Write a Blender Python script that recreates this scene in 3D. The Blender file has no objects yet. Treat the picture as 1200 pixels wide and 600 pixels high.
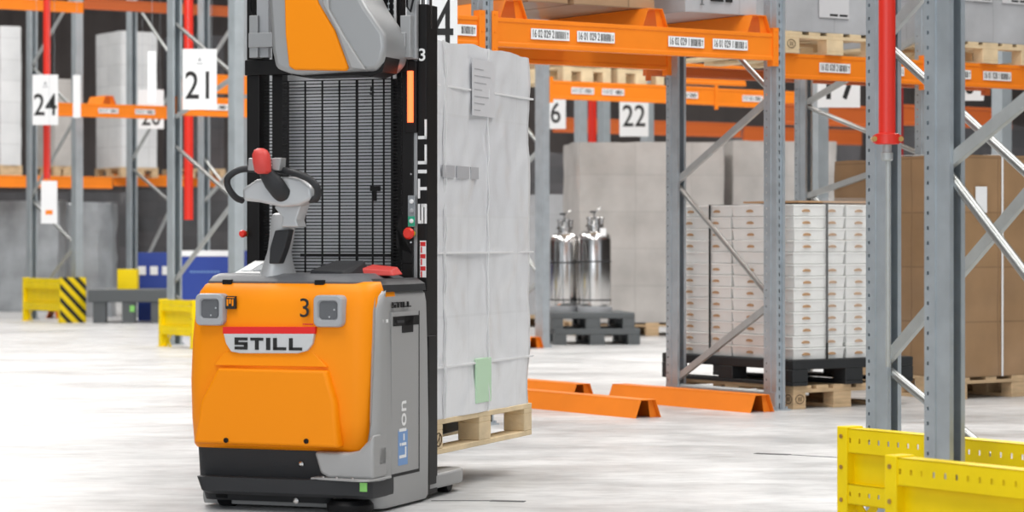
import bpy, bmesh, math, random
from mathutils import Vector, Matrix, noise
random.seed(7)
PI = math.pi
SC = bpy.context.scene
COL = SC.collection
# ------------------------------------------------------------------ camera, world, lights, exposure
F, CX, HY, CH = 3000.0, 600.0, 280.0, 1.05
cam_d = bpy.data.cameras.new('camera'); cam = bpy.data.objects.new('camera', cam_d); COL.objects.link(cam)
cam.location = (0, 0, CH); cam.rotation_euler = (PI/2, 0, 0)
cam_d.sensor_width = 36; cam_d.lens = 36*F/1200; cam_d.shift_y = -(300-HY)/1200
cam_d.clip_end = 300
cam_d.dof.use_dof = True; cam_d.dof.focus_distance = 11.2; cam_d.dof.aperture_fstop = 4.0
SC.camera = cam
vs = SC.view_settings
vs.view_transform = 'Standard'; vs.look = 'None'; vs.gamma = 1; vs.use_curve_mapping = False
vs.exposure = -0.62
W = bpy.data.worlds.new('world'); SC.world = W; W.use_nodes = True
W.node_tree.nodes['Background'].inputs[0].default_value = (.86, .93, 1, 1)
W.node_tree.nodes['Background'].inputs[1].default_value = 1.2

def area(name, loc, rot, sx, sy, power, col=(1, .98, .95)):
    l = bpy.data.lights.new(name, 'AREA'); l.shape = 'RECTANGLE'; l.size = sx; l.size_y = sy; l.energy = power; l.color = col
    o = bpy.data.objects.new(name, l); COL.objects.link(o); o.location = loc; o.rotation_euler = rot
    return o
for i, (x, y) in enumerate([(-3, 6), (4.5, 7), (-4, 14), (3, 13), (-5, 22), (4, 21), (-7, 31), (5, 31), (-8, 42), (3, 42)]):
    area('ceiling_light', (x, y, 8.6), (0, 0, 0), 3.0, 6.0, 560 if y < 18 else 980)
area('camera_side_fill', (-4, -5, 3.6), (math.radians(82), 0, math.radians(-20)), 9, 5, 480, (.95, .98, 1))  # unseen fill light added behind the camera for the truck's front face

# ------------------------------------------------------------------ materials
def mat(name, col, rough=.5, metal=0, bump=0, bscale=60, var=0, vscale=4, emit=0, alpha=1, coat=0, spec=None, stretch=None):
    m = bpy.data.materials.new(name); m.use_nodes = True
    nt = m.node_tree; b = nt.nodes['Principled BSDF']
    b.inputs['Base Color'].default_value = (*col, 1); b.inputs['Roughness'].default_value = rough
    b.inputs['Metallic'].default_value = metal; b.inputs['Coat Weight'].default_value = coat
    b.inputs['Alpha'].default_value = alpha
    if spec is not None: b.inputs['Specular IOR Level'].default_value = spec
    if emit:
        b.inputs['Emission Color'].default_value = (*col, 1); b.inputs['Emission Strength'].default_value = emit
    tc = nt.nodes.new('ShaderNodeTexCoord'); vec = tc.outputs['Object']
    if stretch:
        mp = nt.nodes.new('ShaderNodeMapping'); mp.inputs['Scale'].default_value = stretch
        nt.links.new(vec, mp.inputs['Vector']); vec = mp.outputs['Vector']
    if bump:
        n = nt.nodes.new('ShaderNodeTexNoise'); n.inputs['Scale'].default_value = bscale; n.inputs['Detail'].default_value = 4
        nt.links.new(vec, n.inputs['Vector'])
        bp = nt.nodes.new('ShaderNodeBump'); bp.inputs['Strength'].default_value = bump; bp.inputs['Distance'].default_value = .01
        nt.links.new(n.outputs['Fac'], bp.inputs['Height']); nt.links.new(bp.outputs['Normal'], b.inputs['Normal'])
    if var:
        n = nt.nodes.new('ShaderNodeTexNoise'); n.inputs['Scale'].default_value = vscale; n.inputs['Detail'].default_value = 6
        nt.links.new(vec, n.inputs['Vector'])
        r = nt.nodes.new('ShaderNodeValToRGB'); r.color_ramp.elements[0].position = .3; r.color_ramp.elements[1].position = .7
        r.color_ramp.elements[0].color = (*[c*(1-var) for c in col], 1); r.color_ramp.elements[1].color = (*[min(1, c*(1+var)) for c in col], 1)
        nt.links.new(n.outputs['Fac'], r.inputs['Fac']); nt.links.new(r.outputs['Color'], b.inputs['Base Color'])
    return m

def wrap_mat(name, col, col2, w, h, rough=.35, seam=.75, cloud=.35):
    """stacked cartons seen through stretch film: carton joints as a brick pattern, film gloss with a fine crease bump"""
    m = mat(name, col, rough, bump=.35, bscale=9, coat=.25)
    nt = m.node_tree; b = nt.nodes['Principled BSDF']
    g = nt.nodes.new('ShaderNodeTexCoord'); sp = nt.nodes.new('ShaderNodeSeparateXYZ'); nt.links.new(g.outputs['Object'], sp.inputs[0])
    ad = nt.nodes.new('ShaderNodeMath'); ad.operation = 'ADD'; nt.links.new(sp.outputs[0], ad.inputs[0]); nt.links.new(sp.outputs[1], ad.inputs[1])
    cb = nt.nodes.new('ShaderNodeCombineXYZ'); nt.links.new(ad.outputs[0], cb.inputs[0]); nt.links.new(sp.outputs[2], cb.inputs[1])
    br = nt.nodes.new('ShaderNodeTexBrick'); br.offset = 0; br.inputs['Scale'].default_value = 1
    br.inputs['Brick Width'].default_value = w; br.inputs['Row Height'].default_value = h; br.inputs['Mortar Size'].default_value = .006
    br.inputs['Color1'].default_value = (*col, 1); br.inputs['Color2'].default_value = (*col2, 1); br.inputs['Mortar'].default_value = (*[c*seam for c in col], 1)
    nt.links.new(cb.outputs[0], br.inputs['Vector'])
    nz = nt.nodes.new('ShaderNodeTexNoise'); nz.inputs['Scale'].default_value = 3; nz.inputs['Detail'].default_value = 5
    nt.links.new(g.outputs['Object'], nz.inputs['Vector'])
    mx = nt.nodes.new('ShaderNodeMix'); mx.data_type = 'RGBA'; mx.blend_type = 'OVERLAY'; mx.inputs['Factor'].default_value = cloud
    nt.links.new(br.outputs['Color'], mx.inputs[6]); nt.links.new(nz.outputs['Fac'], mx.inputs[7]); nt.links.new(mx.outputs[2], b.inputs['Base Color'])
    return m

M = dict(
 orange=mat('orange_paint', (1.0, .30, .0), .48, bump=.03, bscale=300, spec=.25),
 rack_orange=mat('rack_orange', (.95, .25, .015), .5, spec=.3, var=.06, vscale=3),
 shaded_orange=mat('rack_orange_shaded', (.52, .11, .02), .5),  # rack orange darkened: shade on the far beams put into the colour
 yellow=mat('yellow_paint', (.95, .70, .0), .45, spec=.3, var=.05, vscale=6),
 silver=mat('silver_texture', (.42, .42, .42), .5, .35, bump=.25, bscale=420),
 silver_light=mat('silver_light', (.38, .385, .39), .38, .4),
 lampgrey=mat('grey_plastic', (.40, .41, .43), .45),
 dark=mat('dark_plastic', (.032, .033, .036), .5, spec=.3, bump=.15, bscale=300),
 cover=mat('cover_plastic', (.12, .125, .135), .45, bump=.15, bscale=300),
 black=mat('black_steel', (.008, .008, .009), .45, spec=.2),
 mast=mat('mast_black', (.010, .009, .009), .42, spec=.22),
 galv=mat('galvanised_steel', (.50, .55, .59), .42, .55, var=.10, vscale=9, bump=.05, bscale=30),
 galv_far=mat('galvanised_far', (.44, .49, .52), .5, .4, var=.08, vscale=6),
 tubes=mat('bright_tube_steel', (.45, .46, .45), .36, .85, var=.06, vscale=8),
 strut=mat('flat_strut_steel', (.47, .49, .49), .5, .4, var=.08, vscale=12),
 steel=mat('polished_steel', (.66, .65, .64), .16, 1.0),
 red=mat('red_paint', (.80, .035, .02), .35),
 redcap=mat('red_plastic', (.66, .06, .05), .45, bump=.1, bscale=300),
 darkred=mat('dark_red_paint', (.32, .02, .02), .5),
 brass=mat('brass', (.55, .34, .12), .35, .8),
 white=mat('white_plastic', (.86, .86, .84), .45, var=.03, vscale=10),
 sign=mat('sign_white', (.90, .91, .92), .5),
 ink=mat('black_ink', (.012, .012, .012), .6),
 redink=mat('red_ink', (.70, .02, .02), .5),
 redstripe=mat('red_stripe', (.80, .012, .01), .4),
 whiteink=mat('white_ink', (.88, .88, .88), .5),
 blueink=mat('blue_ink', (.18, .33, .62), .5),
 green=mat('green_plastic', (.02, .38, .22), .4),
 lime=mat('lime_label', (.25, .62, .15), .5),
 btngrey=mat('button_grey', (.28, .30, .32), .4),
 tan=mat('kraft_tape', (.50, .30, .16), .7),
 wood=mat('pallet_wood', (.62, .44, .26), .75, bump=.3, bscale=40, var=.18, vscale=7, stretch=(1, 1, 6)),
 wood_pale=mat('pale_pallet_wood', (.76, .60, .38), .75, bump=.3, bscale=40, var=.14, vscale=7),
 woodend=mat('stamp_ink', (.13, .08, .04), .8),
 blackpallet=mat('black_pallet_plastic', (.018, .02, .022), .55, bump=.1, bscale=80),
 greypallet=mat('grey_pallet_plastic', (.10, .11, .115), .55),
 darkload=mat('dark_load', (.07, .07, .075), .6),
 blue=mat('blue_carton', (.02, .055, .32), .45),
 led=mat('amber_lamp', (1.0, .13, .035), .4, emit=4),
 clearwrap=mat('clear_film', (.95, .95, .95), .15, alpha=.13, bump=.5, bscale=10),
 arm_silver=mat('arm_silver', (.54, .55, .56), .36, .3),
 badge=mat('badge_silver', (.62, .63, .64), .45, .1),
 sheet=mat('sheet_under_film', (.66, .66, .68), .5),
 band=mat('gathered_film', (.82, .82, .83), .4),
 sheetink=mat('print_under_film', (.45, .45, .47), .5),
 glass_dark=mat('black_gloss', (.01, .012, .014), .15),
 wrapwhite=wrap_mat('film_over_white_bags', (.84, .85, .87), (.80, .81, .84), .6, .42, .22, .95, .18),
 wrapgrey=wrap_mat('film_over_grey_cartons', (.50, .48, .46), (.46, .44, .42), .62, .40, .4, .85),
 wrapcool=wrap_mat('film_over_cool_grey_cartons', (.47, .48, .50), (.43, .44, .46), .42, .30, .4, .85),
 wrapbrown=wrap_mat('film_over_brown_cartons', (.36, .22, .115), (.33, .20, .10), .40, .36, .38, .75),
 carton=wrap_mat('brown_carton', (.40, .26, .15), (.36, .23, .13), .40, .25, .6, .6),
 cartonwhite=wrap_mat('white_carton', (.72, .73, .74), (.66, .67, .68), .45, .3, .55, .8),
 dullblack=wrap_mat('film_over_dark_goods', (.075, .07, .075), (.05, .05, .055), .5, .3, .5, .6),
 filmgrey=mat('grey_film', (.34, .36, .38), .35, bump=.5, bscale=8, var=.25, vscale=3),
)

# hazard stripes (paint on the guard's end plate)
def hazard():
    m = mat('hazard_stripe_paint', (.9, .66, 0), .45); nt = m.node_tree; b = nt.nodes['Principled BSDF']
    tc = nt.nodes.new('ShaderNodeTexCoord'); sp = nt.nodes.new('ShaderNodeSeparateXYZ'); nt.links.new(tc.outputs['Object'], sp.inputs[0])
    ad = nt.nodes.new('ShaderNodeMath'); ad.operation = 'ADD'; nt.links.new(sp.outputs[0], ad.inputs[0]); nt.links.new(sp.outputs[2], ad.inputs[1])
    mu = nt.nodes.new('ShaderNodeMath'); mu.operation = 'MULTIPLY'; mu.inputs[1].default_value = 6.2; nt.links.new(ad.outputs[0], mu.inputs[0])
    fr = nt.nodes.new('ShaderNodeMath'); fr.operation = 'FRACT'; nt.links.new(mu.outputs[0], fr.inputs[0])
    gt = nt.nodes.new('ShaderNodeMath'); gt.operation = 'GREATER_THAN'; gt.inputs[1].default_value = .55; nt.links.new(fr.outputs[0], gt.inputs[0])
    mx = nt.nodes.new('ShaderNodeMix'); mx.data_type = 'RGBA'; mx.inputs[6].default_value = (.9, .66, 0, 1); mx.inputs[7].default_value = (.015, .015, .015, 1)
    nt.links.new(gt.outputs[0], mx.inputs['Factor']); nt.links.new(mx.outputs[2], b.inputs['Base Color'])
    return m
M['hazard'] = hazard()

def concrete():
    m = bpy.data.materials.new('polished_concrete'); m.use_nodes = True; nt = m.node_tree; b = nt.nodes['Principled BSDF']
    tc = nt.nodes.new('ShaderNodeTexCoord')
    mp = nt.nodes.new('ShaderNodeMapping'); mp.inputs['Rotation'].default_value = (0, 0, .12); mp.inputs['Scale'].default_value = (.55, 1, 1)
    nt.links.new(tc.outputs['Object'], mp.inputs[0])
    def nz(sc, det, a, c, lo, hi):
        n = nt.nodes.new('ShaderNodeTexNoise'); n.inputs['Scale'].default_value = sc; n.inputs['Detail'].default_value = det
        n.inputs['Roughness'].default_value = .65
        nt.links.new(mp.outputs[0], n.inputs['Vector'])
        r = nt.nodes.new('ShaderNodeValToRGB'); r.color_ramp.elements[0].position = lo; r.color_ramp.elements[1].position = hi
        r.color_ramp.elements[0].color = (a, a, a*1.0, 1); r.color_ramp.elements[1].color = (c, c, c, 1)
        nt.links.new(n.outputs['Fac'], r.inputs['Fac']); return r.outputs['Color']
    base = nz(1.3, 8, .42, .69, .32, .62); spots = nz(7, 8, .76, 1, .36, .56)
    mx = nt.nodes.new('ShaderNodeMix'); mx.data_type = 'RGBA'; mx.blend_type = 'MULTIPLY'; mx.inputs['Factor'].default_value = 1
    nt.links.new(base, mx.inputs[6]); nt.links.new(spots, mx.inputs[7]); nt.links.new(mx.outputs[2], b.inputs['Base Color'])
    rr = nz(2.2, 5, .28, .5, .35, .65); nt.links.new(rr, b.inputs['Roughness'])
    b.inputs['Specular IOR Level'].default_value = .5
    return m
M['concrete'] = concrete()
M['joint'] = mat('joint_filler', (.10, .10, .10), .8)
M['wall'] = mat('wall_panel', (.15, .13, .125), .8, var=.25, vscale=.6)
M['ceil'] = mat('ceiling_sheet', (.62, .62, .62), .8)

# ------------------------------------------------------------------ helpers
class MB:
    def __init__(s): s.bm = bmesh.new()
    def hexa(s, P):
        v = [s.bm.verts.new(p) for p in P]
        for f in ((0, 3, 2, 1), (4, 5, 6, 7), (0, 1, 5, 4), (1, 2, 6, 5), (2, 3, 7, 6), (3, 0, 4, 7)):
            s.bm.faces.new([v[i] for i in f])
        return s
    def box(s, x0, x1, y0, y1, z0, z1):
        return s.hexa([(x0, y0, z0), (x1, y0, z0), (x1, y1, z0), (x0, y1, z0), (x0, y0, z1), (x1, y0, z1), (x1, y1, z1), (x0, y1, z1)])
    def bar(s, p, q, w, h, up=(0, 0, 1)):
        p = Vector(p); q = Vector(q); d = (q-p).normalized(); u = Vector(up)
        if abs(d.dot(u)) > .98: u = Vector((0, 1, 0))
        a = d.cross(u).normalized(); c = a.cross(d).normalized(); a *= w/2; c *= h/2
        return s.hexa([p-a-c, p+a-c, q+a-c, q-a-c, p-a+c, p+a+c, q+a+c, q-a+c])
    def tube(s, pts, r, n=12, closed=False):
        pts = [Vector(p) for p in pts]; rs = r if isinstance(r, (list, tuple)) else [r]*len(pts)
        rings = []; N = len(pts); ref = None
        for i, p in enumerate(pts):
            if closed: d = pts[(i+1) % N]-pts[i-1]
            else: d = pts[min(i+1, N-1)]-pts[max(i-1, 0)]
            d.normalize()
            if ref is None: ref = Vector((0, 0, 1)) if abs(d.z) < .9 else Vector((0, 1, 0))
            a = d.cross(ref)
            if a.length < 1e-4: a = d.cross(Vector((1, 0, 0)))
            a.normalize(); c = d.cross(a).normalized(); ref = -c if False else ref
            rings.append([s.bm.verts.new(p+a*math.cos(t*2*PI/n)*rs[i]+c*math.sin(t*2*PI/n)*rs[i]) for t in range(n)])
        for i in range(N if closed else N-1):
            A, B = rings[i], rings[(i+1) % N]
            for t in range(n): s.bm.faces.new((A[t], A[(t+1) % n], B[(t+1) % n], B[t]))
        if not closed: s.bm.faces.new(rings[0][::-1]); s.bm.faces.new(rings[-1])
        return s
    def loft(s, loops, cap=True, closed=True):
        R = [[s.bm.verts.new(p) for p in L] for L in loops]; n = len(R[0])
        for A, B in zip(R, R[1:]):
            for t in range(n if closed else n-1): s.bm.faces.new((A[t], A[(t+1) % n], B[(t+1) % n], B[t]))
        if cap: s.bm.faces.new(R[0][::-1]); s.bm.faces.new(R[-1])
        return s
    def prism(s, poly, ax, a, b):
        def P(u, v, w): return {'x': (w, u, v), 'y': (u, w, v), 'z': (u, v, w)}[ax]
        return s.loft([[P(u, v, a) for u, v in poly], [P(u, v, b) for u, v in poly]])
    def lathe(s, prof, c=(0, 0, 0), n=32, axis='z'):
        def P(r, h, t):
            x, y = r*math.cos(t), r*math.sin(t)
            return {'z': (c[0]+x, c[1]+y, c[2]+h), 'y': (c[0]+x, c[1]+h, c[2]+y), 'x': (c[0]+h, c[1]+x, c[2]+y)}[axis]
        return s.loft([[P(max(r, 1e-4), h, 2*PI*t/n) for t in range(n)] for r, h in prof])
    def build(s, name, m, parent=None, bevel=0, seg=2, smooth=None, loc=None, rz=0):
        bmesh.ops.recalc_face_normals(s.bm, faces=s.bm.faces)
        me = bpy.data.meshes.new(name); s.bm.to_mesh(me); s.bm.free()
        if smooth:
            me.polygons.foreach_set('use_smooth', [True]*len(me.polygons)); me.set_sharp_from_angle(angle=math.radians(smooth))
        me.materials.append(M[m] if isinstance(m, str) else m)
        o = bpy.data.objects.new(name, me); COL.objects.link(o)
        if parent: o.parent = parent
        if loc: o.location = loc
        if rz: o.rotation_euler.z = rz
        if bevel:
            b = o.modifiers.new('bevel', 'BEVEL'); b.width = bevel; b.segments = seg; b.limit_method = 'ANGLE'; b.angle_limit = math.radians(35)
            if not smooth:
                b.harden_normals = False
        return o
def tag(o, label, cat, group=None):
    o['label'] = label; o['category'] = cat
    if group: o['group'] = group
    return o
def thing(name, label, cat, loc=(0, 0, 0), rz=0, group=None):
    o = bpy.data.objects.new(name, None); o.empty_display_size = .1; COL.objects.link(o)
    o.location = loc; o.rotation_euler.z = rz
    return tag(o, label, cat, group)
def copy_tree(o, parent=None):
    c = o.copy(); COL.objects.link(c); c.parent = parent
    for ch in list(o.children): copy_tree(ch, c)
    return c
def struct(o): o['kind'] = 'structure'; return o
def text(name, body, m, parent, size, loc, rz=0, xs=1, bold=0, vertical=False, align='CENTER', normal='-y', depth=.0006):
    """lettering as thin mesh; faces -y (or +x) of its parent"""
    cu = bpy.data.curves.new(name, 'FONT'); cu.body = body; cu.size = size; cu.extrude = depth; cu.offset = bold
    cu.align_x = align; cu.align_y = 'CENTER'; cu.resolution_u = 3
    t = bpy.data.objects.new('tmp', cu); COL.objects.link(t)
    me = bpy.data.meshes.new_from_object(t); bpy.data.objects.remove(t); bpy.data.curves.remove(cu); me.name = name
    R = Matrix.Diagonal((xs, 1, 1, 1))
    if vertical: R = Matrix.Rotation(PI/2, 4, 'Z') @ R
    R = Matrix.Rotation(PI/2, 4, 'X') @ R
    if normal == '+x': R = Matrix.Rotation(PI/2, 4, 'Z') @ R
    me.transform(Matrix.Translation(loc) @ Matrix.Rotation(rz, 4, 'Z') @ R)
    me.materials.clear(); me.materials.append(M[m])
    o = bpy.data.objects.new(name, me); COL.objects.link(o); o.parent = parent
    return o
def logo(mb, x, z, w, h, gap, put):
    """the five wide capitals S T I L L from straight strokes; put(x0,x1,z0,z1) adds one stroke"""
    t = h*.24; s = h*.34
    cx = x
    def S(x):
        put(x, x+w, z+h-t, z+h); put(x, x+s, z+h/2, z+h-t+.0001); put(x, x+w, z+h/2-t/2, z+h/2+t/2); put(x+w-s, x+w, z+t-.0001, z+h/2); put(x, x+w, z, z+t)
    def T(x): put(x, x+w, z+h-t, z+h); put(x+w/2-s/2, x+w/2+s/2, z, z+h-t+.0001)
    def I(x): put(x, x+s*1.1, z, z+h)
    def L(x): put(x, x+s, z, z+h); put(x, x+w, z, z+t)
    S(cx); cx += w+gap; T(cx); cx += w+gap; I(cx); cx += s*1.1+gap; L(cx); cx += w+gap; L(cx)
    return cx+w

def px_at(px, Y): return (px-CX)/F*Y                     # world x of an image column at a distance
def pz_at(py, Y): return CH-(py-HY)/F*Y                  # world z of an image row at a distance

TH = math.atan2(.563, .826)                               # bearing of the rack rows
U = Vector((math.cos(TH), math.sin(TH))); V = Vector((-math.sin(TH), math.cos(TH)))

# ------------------------------------------------------------------ building shell
fl = struct(MB().box(-30, 30, -8, 60, -.2, 0).build('floor', 'concrete'))
struct(MB().box(-30, 30, -8, 60, 9, 9.2).build('ceiling', 'ceil'))
wb = MB().box(-30, 30, 58, 58.2, 0, 9)
for i in range(100): wb.box(-30+i*.6, -30+i*.6+.06, 57.96, 58, 0, 9)
struct(wb.build('wall_back', 'wall'))
struct(MB().box(-30.2, -30, -8, 60, 0, 9).build('wall_left', 'wall'))
struct(MB().box(30, 30.2, -8, 60, 0, 9).build('wall_right', 'wall'))
# joint strips and metal inlays in the floor
def strip(name, pts, w):
    mb = MB()
    for a, b in zip(pts, pts[1:]): mb.bar((a[0], a[1], .0005), (b[0], b[1], .0005), w, .003)
    return struct(mb.build(name, 'joint'))
def g(px, py): Y = CH*F/(py-HY); return (px_at(px, Y), Y)
strip('trim_1', [g(885, 531.5), g(925, 533)], .05); strip('trim_2', [g(925, 533), g(1010, 538)], .015)
strip('trim_3', [g(505, 587), g(575, 587)], .012); strip('trim_4', [g(575, 587), g(615, 588)], .04)
strip('trim_5', [g(0, 390), g(215, 384)], .03)

# ------------------------------------------------------------------ rack parts
def upright_mb(y0, H, w=.07, d=.12, holes=True, flip=False):
    mb = MB(); t = .003
    def B(x0, x1, a, b, z0, z1):
        if flip: a, b = y0+d-(b-y0), y0+d-(a-y0)
        mb.box(x0, x1, a, b, z0, z1)
    if not holes:
        B(-w/2, w/2, y0, y0+t, 0, H); B(-w/2, -w/2+t, y0+t, y0+d, 0, H); B(w/2-t, w/2, y0+t, y0+d, 0, H)
        B(-w/2+t, -w/2+.02, y0+d-t, y0+d, 0, H); B(w/2-.02, w/2-t, y0+d-t, y0+d, 0, H)
        return mb
    # front: two outer lands, a recessed middle web with slots
    B(-w/2, -w/2+.02, y0, y0+t, 0, H); B(w/2-.02, w/2, y0, y0+t, 0, H)
    B(-w/2+.02-t, -w/2+.02, y0+t, y0+.014, 0, H); B(w/2-.02, w/2-.02+t, y0+t, y0+.014, 0, H)
    B(-w/2+.02-t, -.006, y0+.014, y0+.014+t, 0, H); B(.006, w/2-.02+t, y0+.014, y0+.014+t, 0, H)
    k = 0; z = .02
    while z < H-.03:
        B(-.006, .006, y0+.014, y0+.014+t, z+.024, z+.05); z += .05
    # sides: land, hole column, broad web with a rib, hole column, rear land
    for sx in (-1, 1):
        xa, xb = (-w/2, -w/2+t) if sx < 0 else (w/2-t, w/2)
        if flip: B(xa, xb, y0+t, y0+.012, 0, H); B(xa, xb, y0+.022, y0+.05, 0, H)
        else: B(xa, xb, y0+t, y0+.05, 0, H)
        xr = (xa-.004, xb-.004) if sx < 0 else (xa+.004, xb+.004)
        B(min(xa, xr[0]), max(xb, xr[1]), y0+.05, y0+.056, 0, H)
        B(xa, xb, y0+.056, y0+d-(.02 if flip else .03), 0, H)
        B(xa-.0, xb, y0+d-.02, y0+d, 0, H)
        z = .03
        while z < H-.05:
            c0 = y0+.012 if flip else y0+d-.03
            B(xa, xb, c0, c0+.010, z+.012, z+.05); z += .05
    B(-w/2+t, -w/2+.018, y0+d-t, y0+d, 0, H); B(w/2-.018, w/2-t, y0+d-t, y0+d, 0, H)
    return mb
def frame(label, near, braces, H=4.6, dep=1.1, holes=True, m='galv', w=.07, d=.12, show=(1, 1), group=None):
    """braces: ('t'|'f', z at the far post, z at the near post)"""
    t = thing('pallet_rack', label, 'rack frame', (near[0], near[1], 0), TH, group)
    for far in (0, 1):
        if not show[far]: continue
        y0 = dep-d if far else 0
        upright_mb(y0, H, w, d, holes, bool(far)).build('upright', m, t)
        fp = MB().box(-w/2-.03, w/2+.03, y0-.02, y0+d+.02, 0, .008)
        for sx in (-1, 1): fp.box(sx*(w/2+.003)-.003, sx*(w/2+.003)+.003, y0+.005, y0+d-.005, .008, .11); fp.lathe([(.009, 0), (.009, .014)], (sx*(w/2+.018), y0+.01, .008), 8)
        fp.build('base_plate', m, t)
    for k, zf, zn in braces:
        p, q = (0, dep-d*.5, zf), (0, d*.5, zn)
        if k == 't': MB().tube([p, q], .017 if holes else .02, 12).build('tube_brace', 'tubes', t, smooth=50)
        elif k == 'h': MB().tube([p, q], .02, 10).build('tube_brace', 'strut', t, smooth=50)
        else:
            mb = MB(); a = Vector(p); b = Vector(q)
            mb.bar(a+Vector((-.018, 0, 0)), b+Vector((-.018, 0, 0)), .003, .042)
            dd = (b-a).normalized(); nn = Vector((0, -dd.z, dd.y))
            for s_ in (-.0195, .0195): mb.bar(a+nn*s_+Vector((-.007, 0, 0)), b+nn*s_+Vector((-.007, 0, 0)), .022, .003)
            mb.build('channel_brace', 'strut', t)
    return t

def loc_label(parent, x, z, s, txt, w=.27, h=.062, y=-.002):
    p = MB().box(x, x+w, y-.001, y, z, z+h).build('location_label', 'sign', parent)
    text('printed_code', txt, 'ink', p, h*1.0, (x+w*.315, y-.0016, z+h*.5), xs=.52, bold=.0003)
    bc = MB(); xx = x+w*.63; R = random.Random(len(txt)+int(x*100))
    while xx < x+w*.90:
        wd = R.choice((.0025, .004, .006)); bc.box(xx, xx+wd, y-.0016, y-.001, z+h*.16, z+h*.84); xx += wd+R.choice((.002, .003, .004))
    bc.build('barcode', 'ink', p)
    ar = MB().box(x+w*.945, x+w*.958, y-.0016, y-.001, z+h*.2, z+h*.8)
    e = z+h*.8 if s > 0 else z+h*.2
    ar.prism([(x+w*.93, e-s*h*.18), (x+w*.973, e-s*h*.18), (x+w*.9515, e+s*h*.04)], 'y', y-.0016, y-.001)
    ar.build('arrow', 'ink', p)
def beam(label, p, L, zb, h=.165, m='rack_orange', labels=(), conn=(1, 1), dep=.05, group=None):
    """p: start on the row line (front face), runs +U for L; zb bottom"""
    t = thing('shelf_beam', label, 'shelf beam', (p[0], p[1], zb), TH, group)
    sec = [(0, 0), (dep, 0), (dep, h*.72), (dep*.62, h*.72), (dep*.62, h), (0, h), (0, h*.86), (.006, h*.84), (.006, h*.16), (0, h*.14)]
    MB().prism(sec, 'x', 0, L).build('beam_rail', m, t, bevel=.002, seg=1)
    for i, c in enumerate(conn):
        if not c: continue
        x0 = -.012 if i == 0 else L-.03
        cb = MB().box(x0, x0+.042, -.008, -.003, -.035, h+.035)
        cb.box(x0 if i else x0+.036, x0+.006 if i else x0+.042, -.003, dep, -.035, h+.035)
        for zz in (-.015, h*.5, h+.015): cb.lathe([(.006, -.012), (.006, -.008)], (x0+.021, 0, zz), 8, 'y')
        cb.build('end_connector', m, t)
    for (x, s, txt) in labels: loc_label(t, x, h*.5-.031, s, txt)
    return t
def hat(label, p, L, z, group='orange pallet guide channels', m='rack_orange', ang=None):
    t = thing('guide_channel', label, 'guide channel', (p[0], p[1], z), TH if ang is None else ang, group)
    th = .004; hh = .105
    for sx in (-1, 1):
        MB().hexa([(sx*.095, 0, 0), (sx*(.095-th), 0, 0), (sx*(.095-th), L, 0), (sx*.095, L, 0), (sx*.055, 0, hh), (sx*(.055-th), 0, hh), (sx*(.055-th), L, hh), (sx*.055, L, hh)]).build('side_flange', m, t)
    MB().box(-.056, .056, 0, L, hh-.002, hh+.002).build('top_web', m, t)
    e = MB(); e.hexa([(.035, .03, 0), (.09, .03, 0), (.09, .034, 0), (.035, .034, 0), (.02, .03, hh-.003), (.05, .03, hh-.003), (.05, .034, hh-.003), (.02, .034, hh-.003)])
    e.build('end_gusset', m, t)
    return t
def at_line(px, P, n=None, d=U):
    """distance along d from P at which image column px is met"""
    k = (px-CX)/F
    return (k*P[1]-P[0])/(d[0]-k*d[1])

# ------------------------------------------------------------------ pallets and loads
def pallet(label, near, dx=.8, dy=1.2, z=0, rz=TH, m='wood', parent=None, group='wooden pallets', simple=False, name='wooden_pallet', stamp=None):
    """near: nearest corner (local origin), boards run along y"""
    t = thing(name, label, 'pallet', (near[0], near[1], z), rz, group)
    plast = m in ('blackpallet', 'greypallet')
    bw = .1 if dx <= .82 else .12
    xs = [0, dx/2-.0725, dx-bw]
    ys = [0, dy/2-.07, dy-.1 if not plast else dy-.12]
    for i, x in enumerate(xs):
        MB().box(x, x+(bw if i != 1 else .145), 0, dy, 0, .022).build('bottom_board', m, t, bevel=.002, seg=1)
    for x0, w_ in zip(xs, (bw, .145, bw)):
        for y0, l_ in zip(ys, (.1 if not plast else .12, .14, .1 if not plast else .12)):
            MB().box(x0, x0+w_, y0, y0+l_, .022, .1).build('block', m, t, bevel=.003, seg=1)
    if plast:
        MB().box(0, dx, 0, dy, .1, .16).build('deck', m, t, bevel=.008)
    else:
        for y0, l_ in zip(ys, (.1, .14, .1)): MB().box(0, dx, y0, y0+l_, .1, .122).build('stringer_board', m, t, bevel=.002, seg=1)
        n = 5; wds = [.145, .1, .145, .1, .145]
        gap = (dx-sum(wds))/4; x = 0
        for w_ in wds:
            MB().box(x, x+w_, 0, dy, .122, .144).build('deck_board', m, t, bevel=.002, seg=1); x += w_+gap
    if stamp:
        for f in stamp:
            r = MB(); c = (.05, -.0008, .061) if f == 'y' else (-.0008, .05, .061)
            ring = [(c[0]+.034*math.cos(a)*(1 if f == 'y' else 0), c[1]+.034*math.cos(a)*(0 if f == 'y' else 1), c[2]+.027*math.sin(a)) for a in [i*PI/12 for i in range(24)]]
            r.tube(ring, .003, 6, True)
            for k in (-.012, 0, .012):
                if f == 'y': r.box(c[0]+k-.002, c[0]+k+.004, -.0012, -.0002, .047, .075)
                else: r.box(-.0012, -.0002, c[1]+k-.002, c[1]+k+.004, .047, .075)
            r.build('stamp', 'woodend', t)
    return t
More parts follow.
